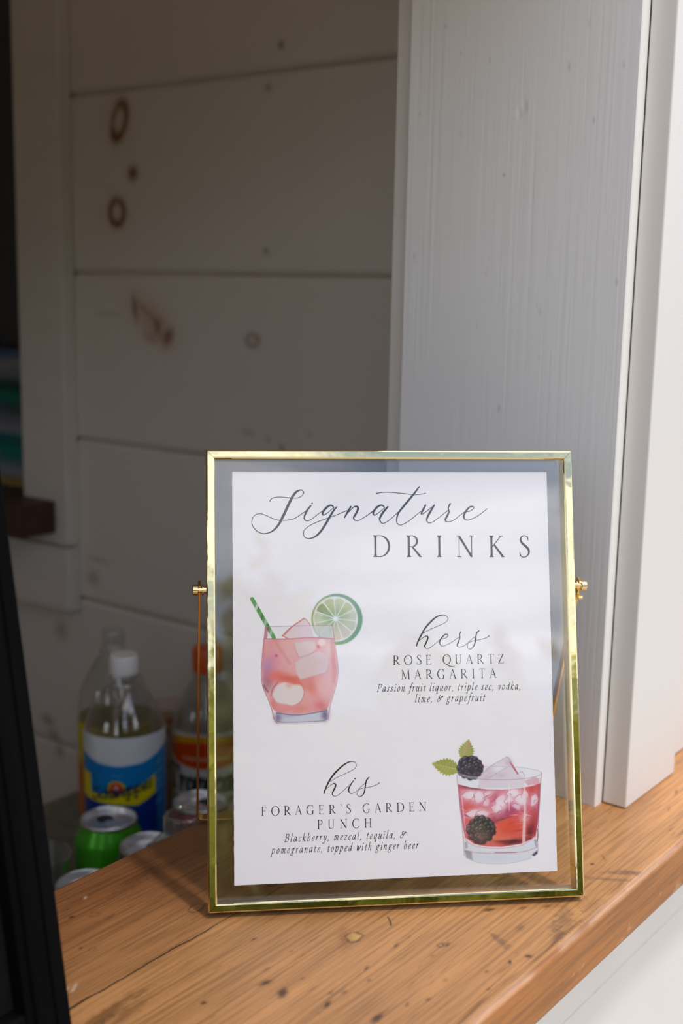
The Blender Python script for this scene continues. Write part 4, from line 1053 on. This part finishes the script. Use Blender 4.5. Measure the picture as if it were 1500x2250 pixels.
    cv.line([(330, 1240), (350, 1160), (400, 1105)], 14, (176, 100, 140), .6, 7)
    cv.blob(525, 1130, 34, 26, (236, 160, 146), .7, noise=.5)
    # straw below and above the surface
    cv.line([(355, 610), (430, 740), (530, 885)], [40, 40, 34], (226, 150, 142), .55, 8, False)
    cv.blob(385, 803, 15, 14, (196, 76, 84), .9)
    cv.line([(120, 182), (358, 606)], 44, (92, 160, 92), .97, 3, False)
    d = np.array([238., 424.]); d /= np.linalg.norm(d); nv = np.array([-d[1], d[0]])
    for k, cc in ((.20, (214, 224, 212)), (.27, (70, 138, 62)), (.45, (58, 118, 70)), (.60, (170, 206, 178)), (.72, (60, 110, 70)), (.86, (170, 196, 172))):
        c0 = np.array([120., 182]) + np.array([238., 424.]) * k
        pts = [c0 + nv * 22 + d * 4, c0 - nv * 22 - d * 30, c0 - nv * 22 + d * 6, c0 + nv * 22 + d * 40]
        cv.poly(pts, cc, .9, 3)
    cv.blob(885, 655, 46, 44, (248, 226, 212), .97, hard=3); cv.blob(845, 705, 22, 16, (222, 92, 84), .9, .8)
    # outlines
    cv.line([(1003, 474), (1014, 560), (1036, 720), (1060, 900), (1060, 1010), (1046, 1110), (1012, 1230), (982, 1330), (966, 1420), (952, 1500)], 7, (204, 118, 128), .85, 3)
    cv.line([(1000, 640), (1006, 800), (1022, 960), (1012, 1090)], 44, (228, 148, 146), .55, 12)
    cv.line([(265, 488), (254, 600), (238, 740), (226, 930), (226, 1060), (246, 1160), (300, 1285), (340, 1400), (360, 1490), (400, 1540)], 8, (190, 98, 112), .9, 3)
    cv.line([(280, 490), (268, 610)], 26, (190, 110, 128), .8, 5); cv.line([(300, 500), (285, 600)], 5, (150, 80, 110), .5, 4)
    cv.line([(246, 620), (250, 760), (240, 900)], 9, (206, 120, 136), .6, 4); cv.line([(250, 1130), (292, 1195)], 24, (150, 84, 100), .7, 7)
    cv.line([(265, 486), (640, 476), (1003, 472)], 6, (178, 142, 176), .85, 2.5)
    cv.line([(256, 618), (480, 622), (760, 606), (1010, 616)], 12, (206, 118, 138), .8, 4)
    # heavy base
    cv.poly([(380, 1425), (650, 1448), (944, 1402), (936, 1500), (880, 1522), (650, 1530), (420, 1532), (388, 1500)], (204, 204, 218), .97, 4, noise=.2)
    cv.blob(405, 1480, 42, 50, (126, 112, 142), .9); cv.blob(918, 1455, 40, 56, (112, 98, 130), .9); cv.blob(520, 1460, 70, 18, (178, 148, 188), .6)
    cv.line([(385, 1430), (640, 1452), (944, 1404)], 11, (110, 96, 134), .85, 4); cv.line([(388, 1500), (430, 1528), (650, 1530), (900, 1516), (938, 1490)], 10, (132, 124, 156), .8, 4)
    cv.line([(345, 1400), (372, 1500), (400, 1540), (700, 1548), (930, 1528)], 5, (190, 128, 140), .6, 3)
    return cv
put_print(drink_pink(), [[0.05714, -0.00068, -96.41519], [-0.00108, -0.0565, 57.63299]], 'drink_illustration')

def drink_dark():
    cv = Cv(60, 70, 1090, 1230, 4)
    # leaves
    def leaf(tip, base, half, col, vein, seed):
        tip = np.array(tip, float); base = np.array(base, float); d = base - tip; L = np.linalg.norm(d); d /= L; nv = np.array([-d[1], d[0]])
        up = []; dn = []
        for k, t in enumerate(np.linspace(0, 1, 19)):
            w = half * math.sin(PI * min(1, .02 + t * .84)) ** 1.25 * (1.14 if k % 2 else .86)
            up.append(tip + d * L * (t - (.03 if k % 2 else 0)) + nv * w); dn.append(tip + d * L * (t - (.03 if k % 2 else 0)) - nv * w)
        cv.poly(up + dn[::-1], col, .98, 3, noise=.12, nscale=24, seed=seed)
        cv.poly([tip] + up[2:16] + [base], (196, 192, 112), .35, 8)
        for t in np.linspace(.18, .85, 7):
            c0 = tip + d * L * t; w = half * math.sin(PI * min(1, t * .8)) * .8
            for sg in (-1, 1):
                cv.line([c0, c0 + nv * sg * w * .55 - d * L * .08, c0 + nv * sg * w - d * L * .10], 3.5, (122, 126, 52), .35, 2.5)
                cv.line([c0 + d * 7, c0 + d * 7 + nv * sg * w * .5 - d * L * .08], 4, (206, 200, 128), .5, 3)
        cv.line([tip, base], [3, 7], vein, .9, 2.5, False)
    leaf((80, 316), (318, 370), 74, (158, 160, 72), (206, 206, 130), 3)
    leaf((402, 102), (365, 290), 66, (164, 166, 88), (214, 160, 150), 5)
    cv.line([(402, 100), (408, 150), (385, 210), (368, 270)], [8, 12, 9, 6], (214, 140, 136), .7, 4)
    # rim and body
    cv.poly([(298, 420), (320, 640), (345, 860), (358, 1010), (366, 1130), (420, 1172), (520, 1198), (700, 1208), (880, 1186), (990, 1140), (1018, 1105), (1016, 980), (1030, 740), (1052, 390), (1000, 365), (860, 345), (520, 345), (380, 370)], (232, 232, 238), .55, 4)
    # ice standing out
    cv.poly([(503, 432), (540, 395), (590, 342), (680, 292), (738, 254), (762, 266), (800, 330), (850, 412), (905, 430), (900, 530), (480, 535)], (230, 216, 224), .97, 5, noise=.2)
    for q in ((600, 380, 60, 40), (760, 300, 30, 40), (690, 420, 50, 24), (560, 440, 46, 30)): cv.blob(*q, (206, 178, 194), .5, noise=.5)
    cv.blob(660, 360, 60, 34, (246, 242, 244), .8, -.4)
    cv.line([(503, 432), (545, 390), (592, 342), (738, 254)], 5, (186, 158, 178), .8, 3); cv.line([(738, 254), (764, 268), (805, 340), (850, 414)], 6, (190, 150, 170), .8, 3)
    cv.line([(770, 300), (800, 345), (838, 405)], [6, 16, 10], (196, 74, 92), .8, 5); cv.line([(580, 445), (680, 385), (740, 350)], 4, (170, 140, 160), .6, 3); cv.line([(855, 395), (880, 388), (905, 425)], 5, (180, 140, 160), .7, 3)
    cv.poly([(900, 470), (985, 432), (1040, 448), (1030, 500), (930, 510)], (222, 132, 146), .75, 8, noise=.5, nscale=30)
    # liquid
    liq = [(304, 498), (420, 530), (560, 545), (700, 548), (860, 535), (980, 512), (1044, 486), (1034, 680), (1018, 850), (1000, 955), (960, 990), (870, 1030), (700, 1056), (560, 1052), (450, 1030), (375, 975), (352, 860), (330, 700)]
    cv.poly(liq, (222, 92, 104), .98, 4)
    w, m = cv.poly_mask(liq, 4)
    def inb(*a, **k):
        r0 = cv.rgb.copy(); a0 = cv.a.copy(); cv.blob(*a, **k)
        M = np.zeros(cv.a.shape); M[w] = m; M = M[..., None]
        cv.rgb = r0 * (1 - M) + cv.rgb * M; cv.a = a0 * (1 - M[..., 0]) + cv.a * M[..., 0]
    inb(400, 620, 110, 110, (226, 130, 160), .8, noise=.6, seed=1); inb(640, 640, 170, 110, (226, 140, 160), .75, noise=.6, seed=2)
    inb(850, 600, 120, 90, (234, 170, 184), .8, noise=.5, seed=3); inb(960, 560, 60, 90, (204, 60, 66), .9, noise=.5, seed=4)
    inb(400, 720, 70, 60, (226, 84, 66), .8, noise=.6, seed=5); inb(760, 880, 170, 110, (228, 80, 56), .95, noise=.5, seed=6)
    inb(700, 1000, 200, 50, (238, 130, 96), .85, noise=.4, seed=7); inb(640, 940, 60, 60, (238, 120, 84), .8, noise=.5, seed=8)
    inb(975, 860, 44, 130, (170, 44, 50), .9, .1, noise=.4, seed=9); inb(1000, 700, 34, 120, (196, 72, 96), .7, noise=.4, seed=10)
    inb(760, 745, 130, 46, (176, 62, 112), .85, -.35, noise=.6, seed=11); inb(640, 800, 60, 30, (150, 40, 74), .7, -.4, noise=.5, seed=12)
    inb(520, 760, 90, 46, (238, 200, 200), .8, noise=.5, seed=13); inb(440, 760, 90, 36, (240, 206, 204), .85, -.2, noise=.4, seed=14)
    inb(420, 590, 66, 50, (248, 232, 238), .95, noise=.5, seed=15); inb(500, 610, 56, 60, (246, 228, 236), .9, .3, noise=.5, seed=16)
    inb(682, 680, 60, 84, (246, 226, 236), .95, .25, noise=.5, seed=17); inb(800, 580, 60, 46, (248, 238, 242), .9, noise=.5, seed=18); inb(870, 640, 60, 60, (244, 226, 234), .85, noise=.5, seed=19)
    inb(985, 640, 40, 60, (240, 196, 212), .9, noise=.5, seed=20); inb(600, 570, 60, 24, (240, 210, 220), .8, noise=.5, seed=21); inb(900, 800, 50, 60, (240, 180, 176), .7, noise=.5, seed=22)
    inb(430, 528, 110, 18, (110, 34, 56), .85, .12, noise=.4, seed=23); inb(1000, 478, 50, 16, (160, 40, 60), .7, -.3, noise=.5, seed=24)
    inb(800, 1012, 96, 24, (72, 16, 36), .95, -.12, noise=.4, seed=25); inb(700, 1010, 70, 12, (120, 34, 44), .7, noise=.4, seed=26); inb(950, 930, 30, 60, (84, 22, 34), .75, .2, noise=.4, seed=27)
    inb(680, 820, 80, 10, (110, 40, 60), .7, -.35, noise=.5, seed=28); inb(640, 610, 30, 60, (196, 84, 116), .6, .5, noise=.5, seed=29)
    for k, (px, py, w_, h_, a_) in enumerate(((410, 600, 62, 40, .2), (492, 612, 46, 52, -.3), (566, 592, 34, 24, .1), (684, 668, 48, 66, .3), (640, 716, 34, 30, .2), (800, 575, 56, 34, -.2), (868, 636, 50, 46, .4), (902, 590, 30, 40, 0), (984, 640, 34, 50, .1), (440, 758, 66, 26, -.2), (528, 762, 52, 24, .1), (760, 640, 40, 24, -.5), (830, 700, 40, 24, .5), (560, 660, 26, 40, .4))):
        pts = [(px + w_ * (1 + .22 * math.sin(3 * t + k)) * math.cos(t) * math.cos(a_) - h_ * math.sin(t) * math.sin(a_), py + w_ * math.cos(t) * math.sin(a_) + h_ * (1 + .2 * math.cos(2 * t + k)) * math.sin(t) * math.cos(a_)) for t in np.linspace(0, 2 * PI, 12)[:-1]]
        cv.poly(pts, (248, 232, 238), .78, 11, True, .3, 30, k)
        cv.line(pts[4:9], [2, 7, 2], (176, 52, 88), .55, 4)
    # white ice facets with pink edges give the broken-up crystal look
    R_ = np.random.default_rng(12)
    for i in range(30):
        px, py = R_.uniform(340, 1010), R_.uniform(560, 800); a = R_.uniform(-1, 1); l = R_.uniform(14, 46)
        p0 = (px - l * math.cos(a), py - l * math.sin(a)); p1 = (px + l * math.cos(a), py + l * math.sin(a)); pm = (px + R_.uniform(-9, 9), py + R_.uniform(-9, 9))
        cv.line([p0, pm, p1], [2, R_.uniform(5, 12), 2], [(248, 232, 238), (186, 64, 96), (226, 120, 140), (150, 44, 76)][i % 4], R_.uniform(.35, .7), 4)
    for i in range(14):
        px, py = R_.uniform(560, 960), R_.uniform(830, 1000); l = R_.uniform(20, 60); cv.line([(px - l, py + 6), (px, py), (px + l, py - 8)], [2, 7, 2], [(250, 180, 140), (170, 40, 40)][i % 2], .45, 4)
    cv.line([(900, 520), (905, 700), (896, 900), (892, 1050)], [14, 18, 26, 30], (248, 226, 222), .75, 7); cv.line([(762, 500), (764, 600), (763, 740)], [6, 8, 3], (252, 240, 244), .9, 3)
    cv.line([(1030, 500), (1024, 680), (1008, 850)], 10, (160, 70, 110), .6, 5); cv.line([(312, 510), (330, 690), (352, 850), (372, 960)], 11, (200, 110, 140), .7, 5); cv.line([(342, 600), (360, 780), (380, 930)], 9, (246, 214, 222), .7, 5)
    # rim
    cv.line(arc(677, 398, 376, 62, 180, 0, 30), 6, (176, 166, 186), .85, 2.5, True, 2)
    cv.line(arc(677, 398, 376, 58, 10, -172, 30), 5, (200, 196, 208), .8, 2.5, True, 2); cv.line(arc(677, 398, 372, 56, -8, -40, 8), 5, (214, 196, 160), .7, 2.5, True, 2)
    cv.line([(298, 420), (320, 640), (345, 860), (358, 1010), (366, 1130)], 6, (186, 140, 168), .8, 3); cv.line([(1052, 392), (1034, 690), (1018, 940), (1018, 1100)], 6, (160, 110, 140), .8, 3)
    cv.line([(352, 960), (420, 1030), (520, 1060), (700, 1068), (880, 1040), (1008, 960)], 8, (226, 160, 172), .8, 4)
    # thick clear base
    cv.poly([(362, 1000), (430, 1045), (560, 1072), (720, 1074), (880, 1048), (1016, 970), (1018, 1108), (960, 1158), (800, 1196), (640, 1206), (480, 1192), (380, 1150), (366, 1120)], (228, 230, 236), .9, 5)
    cv.poly([(366, 1080), (430, 1098), (440, 1172), (385, 1152)], (128, 120, 128), .85, 9, noise=.3); cv.poly([(966, 1128), (1012, 1090), (1016, 1116), (985, 1140)], (74, 56, 84), .9, 6); cv.line([(380, 1020), (384, 1060)], 22, (150, 146, 158), .6, 10); cv.line([(995, 1000), (1005, 1050)], 18, (150, 132, 152), .6, 8)
    cv.line([(372, 1090), (520, 1110), (700, 1112), (880, 1100), (1012, 1062)], 6, (206, 132, 152), .7, 3); cv.line([(640, 1106), (820, 1106)], 8, (170, 70, 100), .6, 4); cv.line([(380, 1150), (480, 1192), (640, 1206), (800, 1196), (960, 1158)], 5, (196, 196, 206), .8, 3)
    cv.blob(620, 1150, 200, 30, (216, 226, 228), .7)
    cv.line([(1016, 900), (1020, 960), (1010, 1010)], 8, (110, 40, 70), .6, 4)
    # blackberries
    def berry(cx, cy, rx, ry, body, ring, seed, n=30, warm=False):
        R2 = np.random.default_rng(seed)
        cv.poly([(cx + rx * (1 + .05 * math.sin(9 * a)) * math.cos(a), cy + ry * (1 + .05 * math.cos(8 * a)) * math.sin(a)) for a in np.linspace(0, 2 * PI, 50)[:-1]], body, .98, 4)
        k = 0
        for ringr, cnt in ((.86, 14), (.56, 10), (.25, 5), (0, 1)):
            for j in range(cnt):
                a = 2 * PI * j / cnt + ringr * 4 + R2.normal(0, .08)
                x = cx + rx * ringr * math.cos(a); y = cy + ry * ringr * math.sin(a); r = rx * R2.uniform(.22, .27)
                tint = np.array(body) * R2.uniform(.5, 1.25) + (R2.random(3) * 14) + ((np.array([36, 0, 10]) * (R2.random() > .75)))
                cv.blob(x, y, r, r, tint, .95, hard=3)
                cv.line([(x + r * .82 * math.cos(t), y + r * .82 * math.sin(t)) for t in np.linspace(0, 2 * PI, 10)], 3.5, (22, 18, 26), .75, 2.5, True, 3)
                cv.line([(x + r * .62 * math.cos(t), y + r * .62 * math.sin(t)) for t in np.linspace(2.6, 5.2, 6)], [3, 8, 3], ring, .8, 2.5, True, 3)
                cv.blob(x - r * .2, y - r * .3, r * .2, r * .16, (190, 188, 200), .5)
                cv.blob(x + r * .2, y + r * .3, r * .35, r * .30, np.array(ring) * .7, .4)
    berry(415, 352, 110, 100, (52, 46, 62), (136, 134, 152), 3)
    cv.poly([(304, 418), (420, 450), (520, 455), (515, 430), (410, 425), (310, 400)], (214, 206, 216), .5, 6)
    berry(514, 905, 124, 116, (46, 38, 44), (140, 132, 134), 9)
    cv.blob(540, 960, 80, 60, (170, 130, 118), .35, noise=.4); cv.line([(455, 790), (462, 772), (470, 766)], 4, (60, 40, 40), .8, 2)
    return cv
put_print(drink_dark(), [[0.07251, -0.00175, 17.18498], [-0.00243, -0.06962, -35.1226]], 'drink_illustration')

# ------------------------------------------------------------------ bar counter and drinks inside
b = MB(); b.box(-1.25, XW - .001, .5725, 1.1420, ZC - .035, ZC); o = b.build('bar_counter', STONE, bevel=.004)
tag(o, 'mottled grey stone counter inside, low behind the wooden ledge', 'counter')
b = MB(); b.box(-1.2, XW - .004, .60, 1.10, .06, ZC - .0355); b.build('counter_base', ROOMW, o)

def cyl_label(cv, R, zc_, zscale, uscale, ucen, name, m, parent, ang0=0.0, span=80):
    """wrap a painted label round a bottle; canvas x is the sideways view position, y runs down"""
    U = np.clip((cv.X - ucen) / uscale, -1, 1)
    th = U * math.radians(span)
    PX = R * np.cos(th + ang0); PY = R * np.sin(th + ang0)
    PZ = zc_ - cv.Y * zscale
    return grid_obj(name, PX, PY, PZ, s2l(np.clip(cv.rgb, 0, 255)), m, parent)

def bottle_profile(R, H, neck_r, shoulder, ring=True, waist=0.0):
    p = [(0.0, .004), (R * .62, .001), (R * .86, .0), (R, .012), (R * (1 - waist), H * .30), (R, H * .58)]
    zs = H * shoulder
    for t in np.linspace(0, 1, 12)[1:]:
        k = math.cos(t * PI / 2) ** .85
        p.append((neck_r + (R - neck_r) * k, zs + (H - .026 - zs) * t))
    if ring: p += [(neck_r + .0025, H - .024), (neck_r + .0025, H - .021), (neck_r - .0005, H - .020)]
    p += [(neck_r - .0008, H - .016), (neck_r + .0004, H - .013), (neck_r - .0008, H - .010), (neck_r + .0004, H - .006), (neck_r - .0008, H - .003), (neck_r - .0008, H), (neck_r - .0026, H)]
    return p

def face_angle(x, y): return math.atan2(-y, -x)

# soda bottle with the blue label and white cap
SBX, SBY = .8215, .9020
sb = empty('soda_bottle', (SBX, SBY, ZC)); tag(sb, 'clear soda bottle with blue and yellow label and white cap', 'bottle')
R_b, H_b = .0415, .258
mb = MB(); mb.lathe(bottle_profile(R_b, H_b, .0125, .66), 56); mb.build('bottle_body', PET, sb, smooth=True, angle=180)
mb = MB(); mb.lathe([(0, .003), (R_b * .8, .003), (R_b * .955, .014), (R_b * .96, .182), (R_b * .86, .192), (0, .192)], 48); mb.build('soda', TONIC, sb, smooth=True)
mb = MB(); zz = H_b - .019
mb.lathe([(0.0128, zz), (.0146, zz), (.0148, zz + .002), (.0148, zz + .016), (.0138, zz + .019), (.006, zz + .0195), (0, zz + .0195)], 60)
cap = mb.build('bottle_cap', WHITE_CAP, sb, smooth=True, angle=40)
cv = Cv(-40, -70, 1130, 1330, 10, (0, 128, 206))
cv.poly([(-60, 140), (145, 160), (300, 205), (480, 220), (700, 200), (945, 110), (1150, 90), (1150, -100), (-60, -100)], (226, 232, 238), 1, 8)
cv.poly([(240, -70), (330, -70), (340, 170), (260, 150)], (246, 248, 244), .6, 40)
cv.poly([(-60, 560), (210, 590), (640, 640), (830, 545), (1150, 500), (1150, 1400), (-60, 1400)], (6, 56, 150), 1, 16)
cv.poly([(850, 150), (1000, 90), (1150, 90), (1150, 1400), (850, 1400)], (20, 132, 206), .8, 14)
cv.poly([(-60, 330), (200, 340), (208, 525), (440, 512), (560, 480), (830, 350), (832, 545), (650, 630), (480, 612), (-60, 600)], (236, 216, 0), 1, 6)
for yy in (230, 330, 420, 500, 640): cv.line([(850, yy + 20), (920, yy - 10)], 22, (150, 190, 220), .7, 8, False)
cv.blob(466, 455, 84, 88, (240, 200, 20), 1, hard=6); cv.blob(466, 455, 62, 66, (206, 36, 36), 1, hard=6)
cv.line([(466, 420), (466, 500)], 12, (250, 230, 226), .9, 4, False); cv.line([(440, 452), (466, 430), (492, 452)], 9, (250, 230, 226), .9, 4); cv.line([(445, 492), (488, 492)], 9, (250, 230, 226), .9, 4, False)
cv.line([(425, 312), (510, 318)], 10, (140, 180, 210), .8, 5, False)
def canvas_word(cv, word, p0, p1, cap, col, wd, slant=.2, arcf=None, upright=False):
    adv = [(rom(c)[1] if c.isupper() else ital(c)[1]) * cap for c in word]; p0 = np.array(p0, float); p1 = np.array(p1, float)
    L = np.linalg.norm(p1 - p0); ex = (p1 - p0) / L; ey = np.array([ex[1], -ex[0]]); k = L / sum(adv); x = 0
    for c, ad in zip(word, adv):
        g = [q[0] for q in rom(c)[0]] if c.isupper() else ital(c)[0]
        for it in g:
            P = np.array(catmull(it, 4) if not c.isupper() else it, float)
            Q = [p0 + ex * (x + (a + bb * (0 if upright else slant)) * cap * k) + ey * bb * cap for a, bb in P]
            cv.line(Q, wd, col, .95, wd * .3, False)
        x += ad * k
canvas_word(cv, 'Schweppes', (225, 590), (790, 470), 120, (26, 40, 70), 17)
lab = cyl_label(cv, R_b + .0004, .176, .0001036, 545, 545, 'bottle_label', LABELM, sb, face_angle(SBX, SBY), 88)
# the sideways axis runs against the angle as seen from outside, so mirror it
def mirror_label(o, ang):
    c, s = math.cos(ang), math.sin(ang)
    n = len(o.data.vertices); a = np.empty(n * 3, np.float32); o.data.vertices.foreach_get('co', a); a = a.reshape(-1, 3)
    u = a[:, 0] * c + a[:, 1] * s; v = -(-a[:, 0] * s + a[:, 1] * c)
    a[:, 0] = u * c - v * s; a[:, 1] = u * s + v * c
    # keep label on the outside: sideways axis flips only
    o.data.vertices.foreach_set('co', a.ravel()); o.data.update()

# second soda bottle behind it, without cap
BBX, BBY = .8905, .9945
bb_ = empty('soda_bottle', (BBX, BBY, ZC)); tag(bb_, 'clear soda bottle without cap and with yellow label behind the white capped one', 'bottle')
mb = MB(); mb.lathe(bottle_profile(.0405, .252, .0132, .64), 56); mb.build('bottle_body', PET, bb_, smooth=True, angle=180)
cv = Cv(0, 0, 1000, 1000, 20, (214, 190, 10))
cv.poly([(-20, 420), (1020, 420), (1020, 1020), (-20, 1020)], (196, 110, 20), 1, 60)
cyl_label(cv, .0409, .152, .00011, 500, 500, 'bottle_label', LABELM, bb_, face_angle(BBX, BBY), 175)

# juice bottle with orange cap
JX, JY = .979, .9345
jb_ = empty('juice_bottle', (JX, JY, ZC)); tag(jb_, 'clear juice bottle with orange cap and white and orange label', 'bottle')
R_j, H_j = .0405, .214
mb = MB(); mb.lathe(bottle_profile(R_j, H_j, .0155, .60, True), 56); mb.build('bottle_body', PET, jb_, smooth=True, angle=180)
mb = MB(); zz = H_j - .018
mb.lathe([(.0158, zz), (.0172, zz), (.0172, zz + .0040), (.0162, zz + .0048), (.0162, zz + .0062), (.0176, zz + .007), (.0178, zz + .024), (.0166, zz + .027), (0, zz + .0275)], 60); mb.build('bottle_cap', ORANGE_CAP, jb_, smooth=True, angle=30)
cv = Cv(0, -60, 1000, 1300, 10, (226, 228, 232))
cv.poly([(-20, -80), (1020, -80), (1020, 130), (-20, 130)], (226, 228, 232), 1, 6)
cv.poly([(0, 120)] + arc(500, 150, 480, 180, 180, 360, 24) + [(1000, 120), (960, 230), (40, 230)], (226, 164, 10), 1, 6)
cv.poly(arc(500, 250, 470, 190, 180, 360, 16) + arc(500, 250, 470, 170, 0, 180, 16), (222, 74, 22), 1, 6)
for x_ in (270, 430, 590): cv.line([(x_, 285), (x_ + 110, 285)], 44, (240, 214, 204), .7, 14, False)
canvas_word(cv, 'Tropicana', (40, 760), (965, 760), 330, (26, 48, 40), 44, upright=True)
canvas_word(cv, 'PURE PREMIUM', (110, 920), (900, 920), 80, (84, 92, 100), 20)
cyl_label(cv, R_j + .0005, .128, .0000860, 500, 500, 'bottle_label', LABELM, jb_, face_angle(JX, JY), 88)

# fruit carton behind
ct = empty('juice_carton', (.986, 1.006, ZC), face_angle(.986, 1.006)); tag(ct, 'small fruit printed carton showing between the two labelled bottles', 'carton')
cv = Cv(0, 0, 100, 300, 4, (176, 150, 140))
for i in range(60):
    cv.blob(rng.uniform(0, 100), rng.uniform(0, 300), rng.uniform(6, 14), rng.uniform(6, 14), [(190, 60, 60), (200, 160, 60), (120, 140, 80), (220, 200, 190), (150, 70, 80)][i % 5], .9, hard=2)
cv.poly([(0, 0), (100, 0), (100, 20), (0, 20)], (196, 170, 120), .8, 4)
h_c = .134
mb = MB(); mb.box(-.0165, .0165, -.0165, .0165, 0, h_c); mb.add([(-.0165, -.0165, h_c), (.0165, -.0165, h_c), (.0165, .0165, h_c), (-.0165, .0165, h_c), (0, -.0165, h_c + .012), (0, .0165, h_c + .012)], [(0, 1, 4), (1, 2, 5, 4), (2, 3, 5), (3, 0, 4, 5)])
mb.build('carton_body', pmat('carton_paper', lin(196, 172, 160), .5), ct)
PYc = (cv.X / 100 - .5) * .033; PZc = h_c * (1 - cv.Y / 300)
grid_obj('carton_print', np.full_like(PYc, .0168), PYc, PZc, s2l(cv.rgb), LABELM, ct)
grid_obj('carton_print', PYc, np.full_like(PYc, .0168), PZc, s2l(cv.rgb), LABELM, ct)
grid_obj('carton_print', PYc, np.full_like(PYc, -.0168), PZc, s2l(cv.rgb), LABELM, ct)

# cans
def can(x, y, turn, bodymat, label):
    r = empty('drink_can', (x, y, ZC), turn); tag(r, label, 'can')
    mb = MB(); mb.lathe([(0, .006), (.018, .004), (.024, 0), (.0265, .002), (.0331, .012), (.0331, .098), (.0322, .102), (.0290, .1085), (.0262, .1150)], 56)
    mb.build('can_body', bodymat, r, smooth=True, angle=60)
    mb = MB(); mb.lathe([(.0262, .1150), (.0272, .1165), (.0275, .1180), (.0270, .1195), (.0258, .1200), (.0250, .1190), (.0246, .1130), (.0238, .1115), (.0228, .1122), (.0220, .1138), (.012, .1140), (0, .1140)], 56)
    lid = mb.build('can_lid', ALU, r, smooth=True, angle=50)
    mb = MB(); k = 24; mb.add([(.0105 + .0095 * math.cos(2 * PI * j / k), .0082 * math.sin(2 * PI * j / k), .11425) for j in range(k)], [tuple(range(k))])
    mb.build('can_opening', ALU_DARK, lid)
    mb = MB(); mb.prism([(-.016 + .008 * (1 - math.cos(a)) * 1.1, .0075 * math.sin(a)) for a in np.linspace(.25, 2 * PI - .25, 22)], .1150, .1162)
    mb.build('pull_tab', ALU, lid, bevel=.0004)
    return r
GREEN_CAN = pmat('green_can', lin(70, 176, 24), .3, .35, var=.12, scale=24)
DARK_CAN = pmat('dark_grey_can', lin(92, 92, 96), .3, .5, var=.1, scale=20)
RED_CAN = pmat('red_can', lin(150, 30, 46), .35, .3, var=.2, scale=30)
SILV_CAN = pmat('silver_can', lin(150, 152, 156), .3, .6, var=.1, scale=20)
can(.752, .850, 1.2, GREEN_CAN, 'opened bright green drink can in front of the blue labelled bottle')
can(.7365, .7775, .2, DARK_CAN, 'opened dark grey can half hidden by the ledge right of the green can')
can(.8370, .8095, .3, RED_CAN, 'opened reddish can behind the left side of the gold frame')
can(.6500, .7640, .8, SILV_CAN, 'silver can with only its rim showing over the ledge left of the green can')

# open clear bottle with threaded mouth
gj = empty('glass_bottle', (.7055, .7010, ZC)); tag(gj, 'clear open bottle with threaded mouth just above the ledge left of the frame', 'bottle')
Hj = .183
pj = [(0, .004), (.030, 0), (.036, .006), (.036, .130), (.034, .145), (.0285, .156), (.0190, .1640), (.0168, .1665)]
for k in range(4): pj += [(.0166, .1680 + k * .0034), (.0178, .1695 + k * .0034), (.0166, .1710 + k * .0034)]
pj += [(.0166, Hj - .0012), (.0160, Hj), (.0142, Hj), (.0138, Hj - .002), (.0138, .166), (.026, .153), (.033, .140), (.0335, .010), (0, .008)]
mb = MB(); mb.lathe(pj, 56); mb.build('bottle_body', JARGLASS, gj, smooth=True, angle=180)

# tumbler
tb = empty('tumbler', (.6790, .8760, ZC)); tag(tb, 'clear plastic tumbler at the far left beside the black board', 'glass')
mb = MB(); mb.lathe([(0, .004), (.026, 0), (.028, .003), (.036, .098), (.0365, .100), (.0345, .100), (.0265, .006), (0, .006)], 48); mb.build('tumbler_body', JARGLASS, tb, smooth=True, angle=60)

# seascape canvas on the inner window sill
pc = empty('canvas_painting', (1.052, 1.46, 1.1505)); tag(pc, 'seascape canvas of turquoise and grey bands on the brown sill', 'painting')
cv = Cv(0, 0, 300, 186, 3, (120, 128, 132))
for yy, hh, c in ((4, 8, (24, 60, 120)), (20, 14, (140, 142, 146)), (36, 12, (120, 132, 140)), (54, 14, (24, 40, 40)), (66, 16, (0, 120, 100)), (84, 12, (70, 76, 84)), (98, 14, (120, 126, 140)), (112, 10, (150, 156, 164)), (126, 10, (0, 96, 100)), (140, 14, (10, 130, 120)), (156, 10, (110, 130, 130)), (168, 8, (150, 156, 176)), (180, 8, (170, 140, 70))):
    for k in range(8): cv.blob(k * 42 + rng.uniform(-10, 10), yy + rng.normal(0, 2), 46, hh * .8, c, .85, rng.normal(0, .05), 1, .5, k)
PYc = (cv.X / 300 - .5) * .30; PZc = .186 * (1 - cv.Y / 186)
mb = MB(); mb.box(-.009, .009, -.15, .15, 0, .186); mb.build('canvas_stretcher', pmat('raw_canvas', lin(60, 90, 140), .7), pc)
grid_obj('painted_face', np.full_like(PYc, -.0092), PYc, PZc, s2l(np.clip(cv.rgb, 0, 255)), PAINTM, pc)

# black framed board leaning at the near left end of the ledge
bd = empty('chalkboard_sign', (.3630, .4480, ZL + .001)); tag(bd, 'black framed board leaning back on the near left end of the ledge', 'sign')
bd.rotation_euler = (math.radians(-9.0), 0, 0)
def bpart(name, m, *boxes, bevel=.0015):
    mb = MB()
    for q in boxes: mb.box(*q)
    return mb.build(name, m, bd, bevel=bevel)
bpart('frame_stile', BLACK_WOOD, (-.026, 0, -.010, .012, 0, .46), (-.0215, -.0185, -.0115, -.009, .004, .456), (-.0095, -.0065, -.0115, -.009, .004, .456))
bpart('frame_stile', BLACK_WOOD, (-.360, -.334, -.010, .012, 0, .46))
bpart('frame_rail', BLACK_WOOD, (-.334, -.026, -.010, .012, 0, .026)); bpart('frame_rail', BLACK_WOOD, (-.334, -.026, -.010, .012, .434, .46))
bpart('board_panel', BLACK_SLATE, (-.3339, -.0261, -.002, .006, .0261, .4339))
